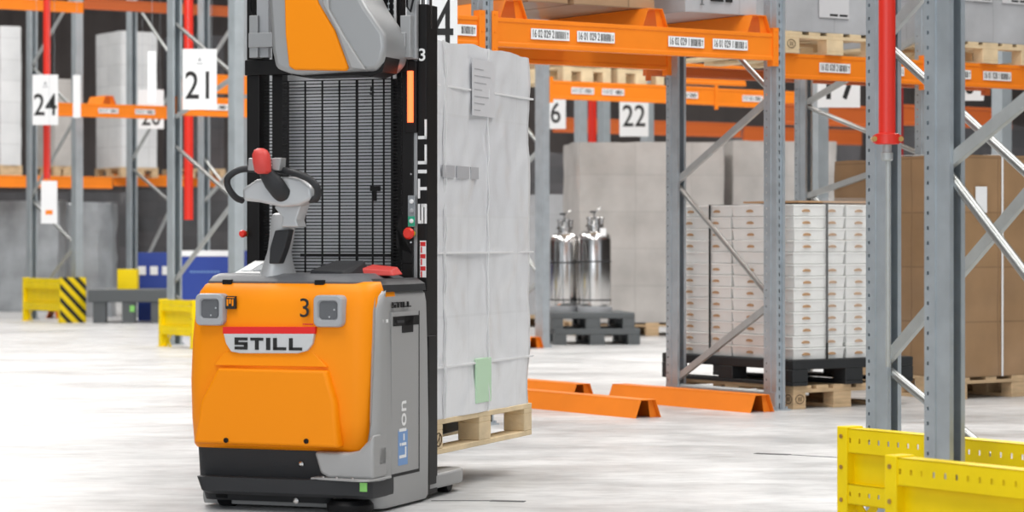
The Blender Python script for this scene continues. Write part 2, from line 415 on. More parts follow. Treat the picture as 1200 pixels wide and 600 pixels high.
def soft_mb(dx, dy, dz, amp=.012, div=.08, seed=0, fr=3.0, rnd=.03):
    mb = MB(); bm = mb.bm
    nx, ny, nz = [max(2, int(v/div)) for v in (dx, dy, dz)]
    bmesh.ops.create_cube(bm, size=1)
    bmesh.ops.delete(bm, geom=list(bm.faces), context='FACES_ONLY') if False else None
    bm.clear()
    def grid(n1, n2, fn):
        G = [[bm.verts.new(fn(i/n1, j/n2)) for j in range(n2+1)] for i in range(n1+1)]
        for i in range(n1):
            for j in range(n2): bm.faces.new((G[i][j], G[i+1][j], G[i+1][j+1], G[i][j+1]))
    grid(nx, nz, lambda a, b: (a*dx, 0, b*dz)); grid(nx, nz, lambda a, b: (a*dx, dy, b*dz))
    grid(ny, nz, lambda a, b: (0, a*dy, b*dz)); grid(ny, nz, lambda a, b: (dx, a*dy, b*dz))
    grid(nx, ny, lambda a, b: (a*dx, b*dy, 0)); grid(nx, ny, lambda a, b: (a*dx, b*dy, dz))
    bmesh.ops.remove_doubles(bm, verts=bm.verts, dist=.0005)
    for v in bm.verts:
        p = v.co.copy(); q = p*fr+Vector((seed*3.1, seed*1.7, 0))
        o = noise.noise_vector(q)*amp + noise.noise_vector(q*3.3)*amp*.45
        if p.z < .001: o.z = 0
        e = sum(1 for c, D in ((p.x, dx), (p.y, dy)) if c < 1e-3 or c > D-1e-3)
        if e == 2: v.co.x += rnd*(.5 if p.x < 1e-3 else -.5); v.co.y += rnd*(.5 if p.y < 1e-3 else -.5)
        v.co += o
        if v.co.z < 0: v.co.z = 0
    return mb
def load(name, label, cat, near, dx, dy, z, dz, m, rz=TH, amp=.012, seed=None, group=None, fr=3.0, div=.08, rnd=.03):
    o = soft_mb(dx, dy, dz, amp, div, random.random()*9 if seed is None else seed, fr, rnd).build(name, m, None, smooth=50, loc=(near[0], near[1], z), rz=rz)
    return tag(o, label, cat, group)

# ================================================================== the stacker truck
A20 = math.radians(20); tc_, ts_ = math.cos(A20), math.sin(A20)
TCX, TCY = -.904, 9.857
def L(px, py, y):
    """truck-frame (x,y,z) of an image point lying on the truck's plane at depth y"""
    k = (px-CX)/F
    x = (k*(TCY+y*tc_)-TCX-y*ts_)/(tc_+k*ts_)
    Yw = TCY-x*ts_+y*tc_
    return Vector((x, y, CH-(py-HY)/F*Yw))
def S(px, py, x=.4):
    k = (px-CX)/F
    y = (k*(TCY-x*ts_)-TCX-x*tc_)/(ts_-k*tc_)
    Yw = TCY-x*ts_+y*tc_
    return Vector((x, y, CH-(py-HY)/F*Yw))
truck = thing('pallet_stacker', 'orange and silver electric pallet stacker number 3 with black mast, holding a wrapped load', 'pallet stacker', (TCX, TCY, 0), -A20)

def rr(x0, x1, y0, y1, z, r, rl=None, bulge=.0, zf=None):
    """ring: back-left, round front-left corner, bulged front, round front-right corner, back-right"""
    rl = r if rl is None else rl; P = [(x0, y1, z)]
    for i in range(7): a = PI+i*PI/12; P.append((x0+rl+rl*math.cos(a), y0+rl+rl*math.sin(a), z))
    for i in range(1, 8): f = i/8; P.append((x0+rl+(x1-r-x0-rl)*f, y0-bulge*math.sin(f*PI), z))
    for i in range(7): a = 1.5*PI+i*PI/12; P.append((x1-r+r*math.cos(a), y0+r+r*math.sin(a), z))
    P.append((x1, y1, z)); return P
hood = MB().loft([rr(-.385, .365, .035, .25, .236, .06, bulge=.01), rr(-.392, .372, .02, .25, .25, .07, bulge=.015),
                  rr(-.398, .382, .005, .25, .35, .08, bulge=.018), rr(-.40, .388, .0, .25, .50, .08, bulge=.018),
                  rr(-.395, .390, .004, .25, .66, .08, bulge=.014), rr(-.385, .390, .014, .25, .79, .08, bulge=.010),
                  rr(-.372, .385, .03, .25, .845, .07, bulge=.006), rr(-.355, .375, .05, .25, .872, .06), rr(-.33, .36, .08, .25, .885, .05)])
hood.build('hood', 'orange', truck, smooth=40)
# raised lower panel of the hood
pa = [L(256, 431, -.02), L(384, 434, -.02), L(394, 470, -.02), L(398, 525, -.02), L(228, 519, -.02), L(236, 470, -.02)]
def inset(P, d, y):
    c = sum(P, Vector())/len(P); return [Vector((p.x+(c.x-p.x)*d, y, p.z+(c.z-p.z)*d)) for p in P]
lp = MB().loft([[Vector((p.x, .03, p.z)) for p in pa], [Vector((p.x, -.022, p.z)) for p in pa], inset(pa, .03, -.036)])
lp.build('lower_hood_panel', 'orange', truck, bevel=.008, seg=3, smooth=40)
pb = [L(253, 428, 0), L(264, 412, 0), L(368, 412, 0), L(386, 430, 0)]
MB().loft([[Vector((p.x, .02, p.z)) for p in pb], [Vector((p.x, -.022+(.014 if i in (1, 2) else 0), p.z)) for i, p in enumerate(pb)]]).build('hood_ledge', 'orange', truck, bevel=.004, smooth=30)
for px, py in ((265, 516), (359, 517)):
    c = L(px, py, -.037); MB().lathe([(.010, 0), (.010, -.004), (.006, -.006)], c, 16, 'y').build('screw', 'black', truck, smooth=40)
# badge plate
q = [L(262, 383, -.012), L(370, 383, -.012), L(370, 391, -.012), L(262, 391, -.012)]
MB().prism([(p.x, p.z) for p in q[::-1]], 'y', -.019, .01).build('red_stripe', 'redstripe', truck)['label'] = 'red stripe above the badge'
q = [L(263, 391, -.012), L(369, 391, -.012), L(367, 403, -.012), L(361, 411, -.012), L(350, 414, -.012), L(283, 414, -.012), L(272, 412, -.012), L(266, 403, -.012)]
badge = MB().prism([(p.x, p.z) for p in q[::-1]], 'y', -.021, .01).build('badge_plate', 'badge', truck, bevel=.003)
lm = MB(); a = L(275, 409.5, -.022); b = L(354, 396.5, -.022); Wd = b.x-a.x; Hh = b.z-a.z
w_ = (Wd-4*.012-Hh*.374)/4
logo(lm, a.x, a.z, w_, Hh, .012, lambda x0, x1, z0, z1: lm.box(x0, x1, -.0235, -.020, z0, z1)); lm.build('badge_lettering', 'ink', badge)
# number and stickers
text('fleet_number', '3', 'ink', truck, .104, L(357, 362, -.0095), xs=1.0)
a = L(355, 380, -.014); rp = MB()
for i in range(5): rp.box(a.x+i*.009, a.x+i*.009+.006, -.0165, -.012, a.z-.002, a.z+.003)
rp.build('small_red_print', 'redink', truck)
st = MB(); a = L(265, 362, -.008); b = L(276, 347, -.008); st.box(a.x, b.x, -.0095, .003, a.z, b.z); sto = st.build('capacity_sticker', 'ink', truck)
s2 = MB()
for i in range(3): s2.box(a.x+.003+i*.011, a.x+.010+i*.011, -.0102, -.0092, a.z+.012+(.008 if i == 1 else 0), b.z-.012)
s2.box(a.x+.004, b.x-.004, -.0102, -.0092, b.z-.007, b.z-.004); s2.build('sticker_marks', 'orange', sto)
# recessed lamp pockets
for (x0, x1, y0, y1) in ((232, 265, 344, 381), (370, 404, 346, 383)):
    a = L(x0, y1, 0); b = L(x1, y0, 0); xa, xb, za, zb = a.x, b.x, a.z, b.z; r = .022
    lft = x0 < 300
    def rrect(xa, xb, za, zb, r, y, lean=0):
        P = []
        for cx, cz, s in ((xb-r, zb-r, 0), (xa+r, zb-r, 1), (xa+r, za+r, 2), (xb-r, za+r, 3)):
            for i in range(5): t_ = s*PI/2+i*PI/8; P.append((cx+r*math.cos(t_), y, cz+r*math.sin(t_)))
        return P
    o = MB().loft([rrect(xa, xb, za, zb, r, .03), rrect(xa, xb, za, zb, r, -.02), rrect(xa+.004, xb-.004, za+.004, zb-.004, r, -.026),
                   rrect(xa+.018, xb-.018, za+.024, zb-.018, r*.7, -.026), rrect(xa+.024, xb-.024, za+.03, zb-.024, r*.6, -.016)], cap=False)
    R_ = rrect(xa+.024, xb-.024, za+.03, zb-.024, r*.6, .008)
    fr = o.build('lamp_pocket', 'lampgrey', truck, smooth=35)
    MB().prism([(p[0], p[2]) for p in R_], 'y', -.019, -.012).build('pocket_back', 'cover', fr)  # darker back colour paints in the shade of the recess
    for u_, v_ in ((.72, .55), (.55, .32)): MB().lathe([(.004, 0), (.004, -.003)], (xa+(xb-xa)*u_, -.019, za+(zb-za)*v_), 10, 'y').build('screw', 'steel', fr)
# silver body
def ring2(z, x1, y0, r, x0=-.375, ins=0): return rr(x0, x1, y0, .56, z, r, .03)
MB().loft([ring2(.012, .392, .10, .06), ring2(.03, .40, .09, .06), ring2(.30, .402, .085, .05), ring2(.60, .398, .085, .05), ring2(.80, .392, .10, .05),
           ring2(.835, .385, .115, .05), ring2(.85, .37, .14, .05)]).build('body_shell', 'silver', truck, smooth=40)
# forward pillar that hugs the hood's right edge, sweeping out to a foot
def pil(z, xo, xi, yf, yb): return [(xi, yf, z), (xo-.03, yf+.004, z), (xo-.008, yf+.02, z), (xo, yf+.05, z), (xo, yb, z), (xi, yb, z)]
MB().loft([pil(.125, .402, .335, -.005, .12), pil(.19, .408, .345, -.004, .12), pil(.25, .408, .372, .004, .12), pil(.35, .407, .383, .02, .12), pil(.6, .407, .386, .035, .12),
           pil(.78, .403, .384, .05, .12), pil(.83, .397, .38, .07, .13), pil(.85, .39, .37, .10, .14)]).build('side_pillar', 'silver', truck, smooth=40)
foot = MB().prism([(.160, .236), (.30, .236), (.345, .245), (.385, .285), (.408, .31), (.408, .136), (.22, .136), (.185, .155)], 'y', -.012, .12)
foot.build('silver_foot', 'silver', truck, bevel=.012, seg=3, smooth=40)
# side door outline, vent, lettering
P0, P1 = S(459, 352), S(491, 560)
dy0, dy1 = S(458.5, 400).y, S(491, 400).y; dz0, dz1 = S(475, 556).z, S(475, 365).z
xd = .4015
g_ = MB().box(xd-.003, xd+.0012, dy0, dy1, dz0, dz0+.012).box(xd-.003, xd+.0012, dy1-.008, dy1, dz0, dz1)
door = MB().box(xd-.01, xd+.0004, dy0, dy1, dz0, dz1).build('battery_door', 'silver', truck)
g_.build('door_gap', 'black', door)
a, b = S(460, 391), S(490, 369)
vt = MB().box(xd-.02, xd+.0025, a.y, b.y, a.z+.028, b.z).box(xd-.02, xd+.0025, a.y+.09, b.y-.06, a.z, b.z)
v_o = vt.build('handle_opening', 'black', door); MB().box(xd, xd+.006, a.y+.03, a.y+.1, a.z+.04, b.z-.015).build('connector_plug', 'dark', v_o)
MB().box(xd-.002, xd+.002, S(454, 0).y-.05, S(454, 0).y+.0, S(454, 376).z-.006, S(454, 376).z+.006).build('white_mark', 'whiteink', truck)
lm = MB(); a, b = S(460, 360), S(481, 354); Wd = b.y-a.y; Hh = .022; w_ = (Wd-4*.014-Hh*.374)/4
logo(lm, a.y, (a.z+b.z)/2-Hh/2, w_, Hh, .014, lambda u0, u1, z0, z1: lm.box(.396, .4035, u0, u1, z0, z1)); lm.build('side_lettering', 'ink', truck)
a, b = S(466, 546), S(477, 470)
bl = MB().box(xd, xd+.0012, a.y, b.y, a.z, (a.z*.45+b.z*.55)).build('blue_battery_mark', 'blueink', door)
text('battery_lettering', 'Li-Ion', 'whiteink', bl, .10, (xd+.002, (a.y+b.y)/2, (a.z+b.z)/2+.015), vertical=True, normal='+x', bold=.001)
# lower skirt and bumper
sk = MB().loft([rr(-.36, .20, .07, .3, .03, .05), rr(-.375, .22, .05, .3, .12, .05), rr(-.38, .30, .045, .3, .238, .05)])
sk.build('skirt', 'dark', truck, smooth=40)
MB().loft([rr(-.30, .40, -.015, .20, .062, .03), rr(-.32, .402, -.03, .20, .075, .03), rr(-.34, .402, -.03, .20, .128, .03)]).build('bumper_box', 'dark', truck, smooth=40)
pl = MB().prism([(.15, -.02), (.36, -.055), (.40, -.04), (.415, 0), (.418, .14), (.36, .14), (.15, .1)], 'z', .130, .138).build('bumper_plate', 'silver', truck, bevel=.002)
for (x, y) in ((.2, -.012), (.26, -.02), (.33, -.03), (.37, .0)): MB().lathe([(.006, 0), (.006, .004), (.003, .006)], (x, y, .138), 10).build('screw', 'steel', pl)
for px, py in ((353, 544), (347, 587)): MB().lathe([(.011, 0), (.011, -.004), (.005, -.007)], L(px, py, .044 if py < 560 else -.012), 12, 'y').build('screw', 'steel', truck)
a, b = L(422, 576, -.031), L(430, 566, -.031)
MB().box(a.x, b.x, -.035, -.028, a.z, b.z).build('green_indicator', 'lime', truck)
for wx, rr_ in ((.27, .07), (-.27, .07)):
    w0 = MB().lathe([(.02, -.03), (rr_*.75, -.032), (rr_, -.025), (rr_, .025), (rr_*.75, .032), (.02, .03)], (wx, .13, rr_), 28, 'x').build('drive_wheel' if wx > 0 else 'support_wheel', 'black', truck, smooth=40)
MB().lathe([(.085, .004), (.09, .012), (.09, .034), (.075, .05)], (.28, .06, 0), 28).build('floor_sweeper', 'black', truck, smooth=40)
# top cover with tray, display, switches
cov = MB().loft([rr(-.35, .34, .065, .52, .865, .05), rr(-.345, .335, .062, .52, .885, .05), rr(-.335, .30, .085, .50, .905, .05), rr(-.32, .28, .12, .48, .915, .05)])
cov.build('top_cover', 'cover', truck, smooth=40)
MB().loft([rr(.17, .392, .12, .56, .845, .05), rr(.18, .388, .13, .56, .872, .05), rr(.2, .36, .17, .54, .895, .05)]).build('rear_cover', 'dark', truck, smooth=40)
tr = MB().hexa([(-.25, .12, .905), (-.07, .12, .905), (-.07, .30, .915), (-.25, .30, .915), (-.245, .125, .918), (-.075, .125, .918), (-.08, .30, .965), (-.24, .30, .965)]).build('display_panel', 'silver_light', truck, bevel=.006)
for i in range(3):
    x0 = -.225+i*.05; MB().hexa([(x0, .15, .9225), (x0+.04, .15, .9225), (x0+.04, .27, .9545), (x0, .27, .9545), (x0, .15, .9275), (x0+.04, .15, .9275), (x0+.04, .27, .9595), (x0, .27, .9595)]).build('display_window', ['sign', 'btngrey', 'sign'][i], tr)
MB().hexa([(.06, .16, .90), (.22, .16, .90), (.24, .36, .91), (.08, .36, .91), (.065, .165, .93), (.2, .165, .925), (.215, .35, .965), (.09, .35, .965)]).build('storage_box', 'dark', truck, bevel=.006)
MB().hexa([(.20, .30, .905), (.36, .30, .905), (.36, .40, .91), (.22, .40, .91), (.22, .31, .935), (.345, .31, .928), (.34, .39, .94), (.23, .39, .95)]).build('red_latch', 'redcap', truck, bevel=.006)['label'] = 'red latch on the cover'
for px in (268, 376):
    c = L(px, 336, .068); MB().box(c.x-.02, c.x+.02, .05, .085, .872, .892).build('cover_clip', 'black', truck, bevel=.003)
for (x0, x1, z0, z1) in ((-.30, -.26, .905, .96), (.0, .035, .905, .95)):
    MB().box(x0, x1, .40, .46, z0, z1).build('rear_bracket', 'dark', truck, bevel=.005)
def slab(name, pts, y0, y1, m, par, bev=.01):
    f = [L(px, py, y0) for px, py in pts]
    return MB().loft([[Vector((p.x, y1, p.z)) for p in f], f]).build(name, m, par, bevel=bev, seg=3, smooth=50)
# tiller arm
def ell(c, rx, ry, n=20, tilt=0): return [(c[0]+rx*math.cos(2*PI*i/n), c[1]+ry*math.sin(2*PI*i/n), c[2]+tilt*math.sin(2*PI*i/n)) for i in range(n)]
tb = L(326, 332, .18)
ar = MB().loft([ell((tb.x, .18, .895), .068, .10), ell((tb.x, .18, .915), .064, .095), ell((tb.x+.006, .17, .955), .054, .075), ell((tb.x+.02, .15, 1.00), .046, .055),
               ell((tb.x+.040, .13, 1.06), .050, .042), ell((tb.x+.054, .11, 1.12), .050, .034), ell((tb.x+.058, .10, 1.145), .044, .03), ell((tb.x+.054, .10, 1.152), .022, .02)]).build('tiller_arm', 'arm_silver', truck, smooth=50)
slab('arm_inset', [(322, 270), (339, 269), (334, 290), (327, 309), (315, 309), (316, 291)], .068, .115, 'dark', ar, .005)
c = S(362, 272, 0); MB().lathe([(.012, .075), (.012, .092), (.006, .094)], (tb.x, .115, 1.10), 14, 'x').build('pivot_bolt', 'steel', ar)
hz = Vector((tb.x+.05, .06, 1.16))
# tiller head: neck, wings, dark centre, handles, red button
def LP(pts, y): return [L(px, py, yy) for px, py, yy in pts]
neck = slab('tiller_neck', [(323, 240), (354, 238), (347, 258), (350, 266), (329, 266), (331, 255), (321, 243)], .03, .11, 'arm_silver', truck, .012)
head = slab('tiller_head', [(283, 221), (300, 210), (318, 208), (331, 207), (342, 207), (352, 209), (365, 219), (366, 233), (350, 241), (330, 243), (303, 237), (284, 235)], -.03, .05, 'arm_silver', truck, .014)
def loop(pts, r, name):
    P = LP(pts, 0); 
    Q = []
    for i in range(len(P)-1):
        p0 = P[max(i-1, 0)]; p1 = P[i]; p2 = P[i+1]; p3 = P[min(i+2, len(P)-1)]
        for k in range(5):
            t = k/5; Q.append(.5*((2*p1)+(p2-p0)*t+(2*p0-5*p1+4*p2-p3)*t*t+(3*p1-p0-3*p2+p3)*t**3))
    Q.append(P[-1]); return MB().tube(Q, r, 12).build(name, 'dark', truck, smooth=60)
loop([(311, 200, -.01), (296, 198, -.03), (281, 199, -.05), (269, 206, -.06), (266, 214, -.06), (270, 224, -.05), (277, 232, -.03), (284, 235, 0)], [.013]*36, 'handle_loop')
loop([(325, 199, -.01), (338, 201, -.03), (352, 205, -.05), (364, 211, -.055), (372, 221, -.05), (371, 232, -.03), (364, 234, .0)], [.014]*31, 'handle_loop')
ctr = [(L(309, 196, -.06), .022), (L(315, 206, -.055), .032), (L(322, 216, -.045), .037), (L(330, 227, -.03), .036), (L(335, 235, -.01), .028), (L(337, 240, .0), .012)]
MB().loft([[(p.x+r*math.cos(2*PI*i/18), p.y+r*.85*math.sin(2*PI*i/18), p.z+r*.35*math.cos(2*PI*i/18)) for i in range(18)] for p, r in ctr]).build('control_console', 'dark', truck, smooth=60)
c = L(307, 190, -.08)
cap = [(.6, -.045), (.95, -.036), (1.04, 0), (1.0, .03), (.72, .047), (.3, .053)]
rc = MB().loft([[(c.x+.034*s*math.copysign(abs(math.cos(2*PI*i/20))**.7, math.cos(2*PI*i/20))-h*.12, c.y+.03*s*math.sin(2*PI*i/20), c.z+h) for i in range(20)] for s, h in cap]).build('belly_button', 'redcap', truck, smooth=50)
rc['label'] = 'red rounded safety button'
for sx, px in ((-1, 296), (1, 325)):
    c2 = L(px, 191, -.05); MB().hexa([(c2.x-.018, -.06, c2.z-.028), (c2.x+.012, -.06, c2.z-.03), (c2.x+.012, .0, c2.z-.03), (c2.x-.018, .0, c2.z-.028), (c2.x-.02*(1 if sx > 0 else .6), -.065, c2.z+.018), (c2.x+.024*(1 if sx > 0 else .3), -.065, c2.z+.02), (c2.x+.02, -.01, c2.z+.02), (c2.x-.018, -.01, c2.z+.018)]).build('thumb_rocker', 'silver_light', truck, bevel=.005)

# mast: columns, inner rails, crossbar, grilles, chains
YM = .60
ZT = 2.45
xl0, xl1 = L(289, 200, YM).x, L(304, 200, YM).x
xr0, xr1 = L(472, 200, YM).x, L(485, 200, YM).x
xo0, xo1 = L(489, 200, YM).x, L(500, 200, YM).x
MB().box(xl0, xl1, YM, YM+.1, .02, ZT).build('mast_column', 'mast', truck, bevel=.004)
rc_ = MB().box(xr0, xr1, YM-.01, YM+.05, .85, 1.79).prism([(xr0, .95), (xr1, .95), (xr1, .99), (xr0-.02, 1.02), (xr0-.02, 1.10), (xr0, 1.14)], 'y', YM-.012, YM+.02).build('control_column', 'mast', truck, bevel=.003)
MB().box(xo0, xo1, YM, YM+.12, .02, 1.995).build('mast_column', 'mast', truck, bevel=.004)
MB().box(xr1, xo0, YM, YM+.03, .85, ZT).build('column_edge', 'silver_light', truck)
MB().tube([((xo0+xo1)/2, YM+.05, 1.9), ((xo0+xo1)/2, YM+.05, ZT)], .022, 14).build('lift_piston', 'steel', truck, smooth=50)
for p0, p1, nm in (((319, 331), YM+.05, 'inner_rail'), ((458, 461), YM+.05, 'inner_rail'), ((466, 470), YM+.06, 'inner_rail')):
    MB().box(L(p0[0], 200, p1).x, L(p0[1], 200, p1).x, p1, p1+.05, .3, ZT).build(nm, 'mast', truck)
zc0, zc1 = L(300, 88, YM-.02).z, L(300, 70, YM-.02).z
MB().box(xl0, L(480, 80, YM).x, YM-.02, YM+.03, zc0, zc1).build('mast_crossbar', 'mast', truck, bevel=.004)
def grille(x0, x1, z0, z1, y, bars):
    mb = MB(); z = z0
    while z < z1: mb.box(x0, x1, y-.0012, y+.0012, z, z+.0042); z += .0135
    for b in bars: mb.box(b-.003, b+.003, y-.005, y+.001, z0, z1)
    return mb.build('guard_grille', 'mast', truck)
yg = YM+.045
def gx(p): return L(p, 200, yg).x
grille(gx(331), gx(472), .86, 1.70, yg, [gx(p) for p in (338, 358, 378, 398, 418, 437, 450)]+[gx(418)+.004])
grille(gx(304), gx(319), .86, 1.70, yg+.002, [])
a = L(352, 299, yg-.01); b = L(458, 296, yg-.01)
MB().box(a.x, b.x, yg-.012, yg-.004, a.z-.006, a.z+.006).build('guard_crossrail', 'mast', truck)
a = L(440, 224, yg-.01); MB().box(a.x-.02, a.x+.02, yg-.02, yg-.004, a.z, a.z+.02).box(a.x-.004, a.x+.004, yg-.02, yg-.004, a.z-.04, a.z).build('guard_bracket', 'mast', truck)
text('guard_number', '5', 'ink', truck, .045, L(436, 107, yg-.012), bold=.001)
# chains at the top
for p in (451, 458):
    mb = MB(); x = L(p, 20, YM+.02).x; z = 1.84
    while z < ZT: mb.box(x-.009, x+.009, YM+.02, YM+.034, z, z+.016); mb.box(x-.006, x+.006, YM+.023, YM+.031, z+.016, z+.024); z += .024
    mb.build('lift_chain', 'black', truck)
MB().box(L(432, 0, YM).x, L(446, 0, YM).x, YM, YM+.03, 1.86, ZT).build('hose_guide', 'silver_light', truck, bevel=.004)
a = L(462, 0, YM+.03); MB().box(a.x-.006, a.x+.006, YM+.03, YM+.04, 1.70, ZT).build('scale_rail', 'whiteink', truck)
# carriage brackets left and right of the hood cover
for x0, x1, in ((292, 320), (449, 476)):
    lft = x0 < 400
    a = L(x0, 56, YM-.06); b = L(x1, 38, YM-.06)
    br = MB().box(a.x, b.x, YM-.07, YM-.02, a.z, b.z)
    px0, px1 = (293, 303) if lft else (470, 482)
    a2 = L(px0, 68, YM-.05); b2 = L(px1, 18, YM-.05); br.box(a2.x, b2.x, YM-.06, YM-.01, a2.z, b2.z)
    br.build('carriage_bracket', 'silver_light', truck, bevel=.003)
a2 = L(466, 62, YM-.03); b2 = L(487, 12, YM-.03)
MB().box(L(476, 0, YM-.03).x, L(488, 0, YM-.03).x, YM-.03, YM-.005, L(480, 70, YM).z, ZT).build('side_plate', 'silver_light', truck, bevel=.003)
MB().box(L(303, 0, YM-.02).x, L(317, 0, YM-.02).x, YM-.04, YM-.01, L(310, 68, YM).z, ZT).build('side_plate', 'lampgrey', truck, bevel=.003)
MB().tube([L(293, -30, YM-.03), L(293, 10, YM-.03), L(297, 20, YM-.03), L(302, 8, YM-.03), L(302, -30, YM-.03)], .006, 8).build('hose', 'black', truck, smooth=60)
MB().tube([L(477, -30, YM-.05), L(477, 8, YM-.05), L(481, 14, YM-.05), L(484, 0, YM-.05), L(484, -30, YM-.05)], .005, 8).build('hose', 'black', truck, smooth=60)
# red and white band on bracket
a = L(451, 47, YM-.075); b = L(462, 41, YM-.075); bd = MB().box(a.x, b.x, YM-.078, YM-.069, a.z, b.z+.004).build('red_band', 'redink', truck)
# hanging mast hood: grey shell with orange panel
def mh(name, pts, y0, y1, m, par, bev=.008): return slab(name, pts, y0, y1, m, par, bev)
sh = mh('mast_hood', [(310, -60), (316, 30), (318, 60), (322, 80), (338, 86), (352, 88), (410, 84), (440, 83), (448, 72), (452, 56), (450, 38), (428, 6), (410, -30), (395, -60)], .33, YM-.02, 'silver_light', truck, .02)
mh('orange_panel', [(326, -60), (333, 0), (334, 40), (338, 78), (345, 82), (404, 83), (408, 80), (392, 36), (373, 4), (368, -10), (355, -60)], .318, .36, 'orange', sh, .008)['label'] = 'orange front panel'
mh('grey_ridge', [(372, -30), (378, 6), (395, 38), (411, 80), (428, 82), (404, 44), (385, 10), (383, -30)], .312, .35, 'silver', sh, .006)
mh('lower_lip', [(340, 82), (342, 88), (352, 90), (420, 88), (434, 90), (448, 84), (452, 66), (444, 78), (430, 84)], .35, .50, 'mast', sh, .003)
# buttons, emergency stops, lamp
yb = YM-.012
bx = L(478, 230, yb); 
kp = MB().box(L(478.5, 0, yb).x, L(487, 0, yb).x, yb-.006, yb+.002, L(480, 266, yb).z, L(480, 229, yb).z).build('key_pad', 'btngrey', truck, bevel=.002)
MB().box(L(479, 0, yb).x, L(486.8, 0, yb).x, yb-.008, yb-.002, L(480, 265, yb).z, L(480, 253.5, yb).z).build('green_key', 'green', kp)
for py in (236, 247, 259): MB().lathe([(.009, 0), (.009, -.006), (.005, -.008)], L(482.5, py, yb-.006), 14, 'y').build('push_button', 'sign' if py != 247 else 'lampgrey', kp)
c = L(482.5, 273.5, yb); es = MB().lathe([(.014, .004), (.014, -.02)], c, 18, 'y').build('stop_collar', 'yellow', truck)
MB().lathe([(.012, -.02), (.022, -.024), (.024, -.036), (.018, -.044)], c, 20, 'y').build('stop_button', 'red', es, smooth=40)
c = L(288, 274, YM); es = MB().lathe([(.012, .004), (.012, -.02)], c, 18, 'y').build('stop_collar', 'brass', truck)
MB().lathe([(.008, -.02), (.015, -.022), (.016, -.032), (.011, -.040)], c, 20, 'y').build('stop_button', 'red', es, smooth=40)
for py in (204, 284): MB().lathe([(.004, 0), (.004, -.004)], L(482, py, YM-.01), 8, 'y').build('screw', 'steel', truck)
a = L(482, 147, yb); b = L(482, 80, yb)
lh = MB().box(a.x-.026, a.x+.024, yb-.004, yb+.01, a.z-.03, b.z+.03).build('lamp_housing', 'mast', truck, bevel=.003)
MB().tube([(a.x, yb-.010, a.z+.012), (a.x, yb-.010, b.z-.012)], .0125, 14).build('amber_lamp', 'led', lh, smooth=50)
# white lettering up the outer column, number, warning sticker
lm = MB(); xc = (xo0+xo1)/2+.002; yl = YM-.001
zs, ze = L(495, 262, YM).z, L(495, 140, YM).z
w_ = ((ze-zs)-4*.022-.038*.374)/4
logo(lm, zs, -.019, w_, .038, .022, lambda u0, u1, v0, v1: lm.box(xc-v1, xc-v0, yl-.001, yl+.001, u0, u1)); lm.build('column_lettering', 'whiteink', truck)
text('column_number', '3', 'whiteink', truck, .07, (xc, yl-.001, L(495, 65, YM).z), bold=.001)
z0, z1 = L(495, 325, YM).z, L(495, 282, YM).z
sk_ = MB().box(xo0+.012, xo1-.002, yl-.001, yl+.001, z0, z1).build('warning_sticker', 'whiteink', truck)
w2 = MB()
for i in range(3): h_ = (z1-z0)/3; w2.box(xo0+.014, xo1-.004, yl-.002, yl-.0005, z0+i*h_+h_*.55, z0+i*h_+h_*.9); w2.box(xo0+.016, xo0+.022, yl-.002, yl-.0005, z0+i*h_, z0+i*h_+h_*.5)
w2.build('sticker_marks', 'redink', sk_)
# fork carriage, forks, support legs
MB().box(-.34, .34, YM+.12, YM+.17, .14, .60).build('fork_carriage', 'mast', truck, bevel=.004)
for sx in (-1, 1):
    xf = -.07+sx*.185
    MB().hexa([(xf-.08, .72, .20), (xf+.08, .72, .20), (xf+.05, 1.93, .22), (xf-.05, 1.93, .22), (xf-.08, .72, .262), (xf+.08, .72, .262), (xf+.05, 1.93, .262), (xf-.05, 1.93, .262)]).build('fork', 'mast', truck, bevel=.004)
    xg = .31 if sx > 0 else -.31
    P = [(xg-.07, .56), (xg+.07, .56), (xg+.07, .98), (xg+.055, 1.04), (xg+.02, 1.07), (xg-.03, 1.07), (xg-.07, 1.02)]
    lg = MB().prism(P, 'z', .035, .095).build('support_leg', 'silver', truck, bevel=.01, seg=2, smooth=40)
    MB().lathe([(.01, -.035), (.035, -.035), (.0375, -.03), (.0375, .03), (.035, .035), (.01, .035)], (xg, .94, .0375), 24, 'x').build('leg_roller', 'black', lg, smooth=40)
MB().box(xo1-.004, xo1+.012, YM-.01, YM+.08, .06, .66).build('mast_foot_rail', 'mast', truck, bevel=.004)
MB().box(.34, .385, .56, YM+.02, .02, .84).build('rear_post', 'mast', truck)

# ------------------------------------------------------------------ the load on the forks
def tw(x, y): return (TCX+x*tc_+y*ts_, TCY-x*ts_+y*tc_)
pz = .262
plo = tw(-.47, .80)
pal = pallet('pale wooden pallet lifted on the stacker forks under the white wrapped load', plo, .8, 1.2, pz-.1-.022+.0, -A20, 'wood_pale', group=None)
pal.location.z = pz-.122+.022-.0
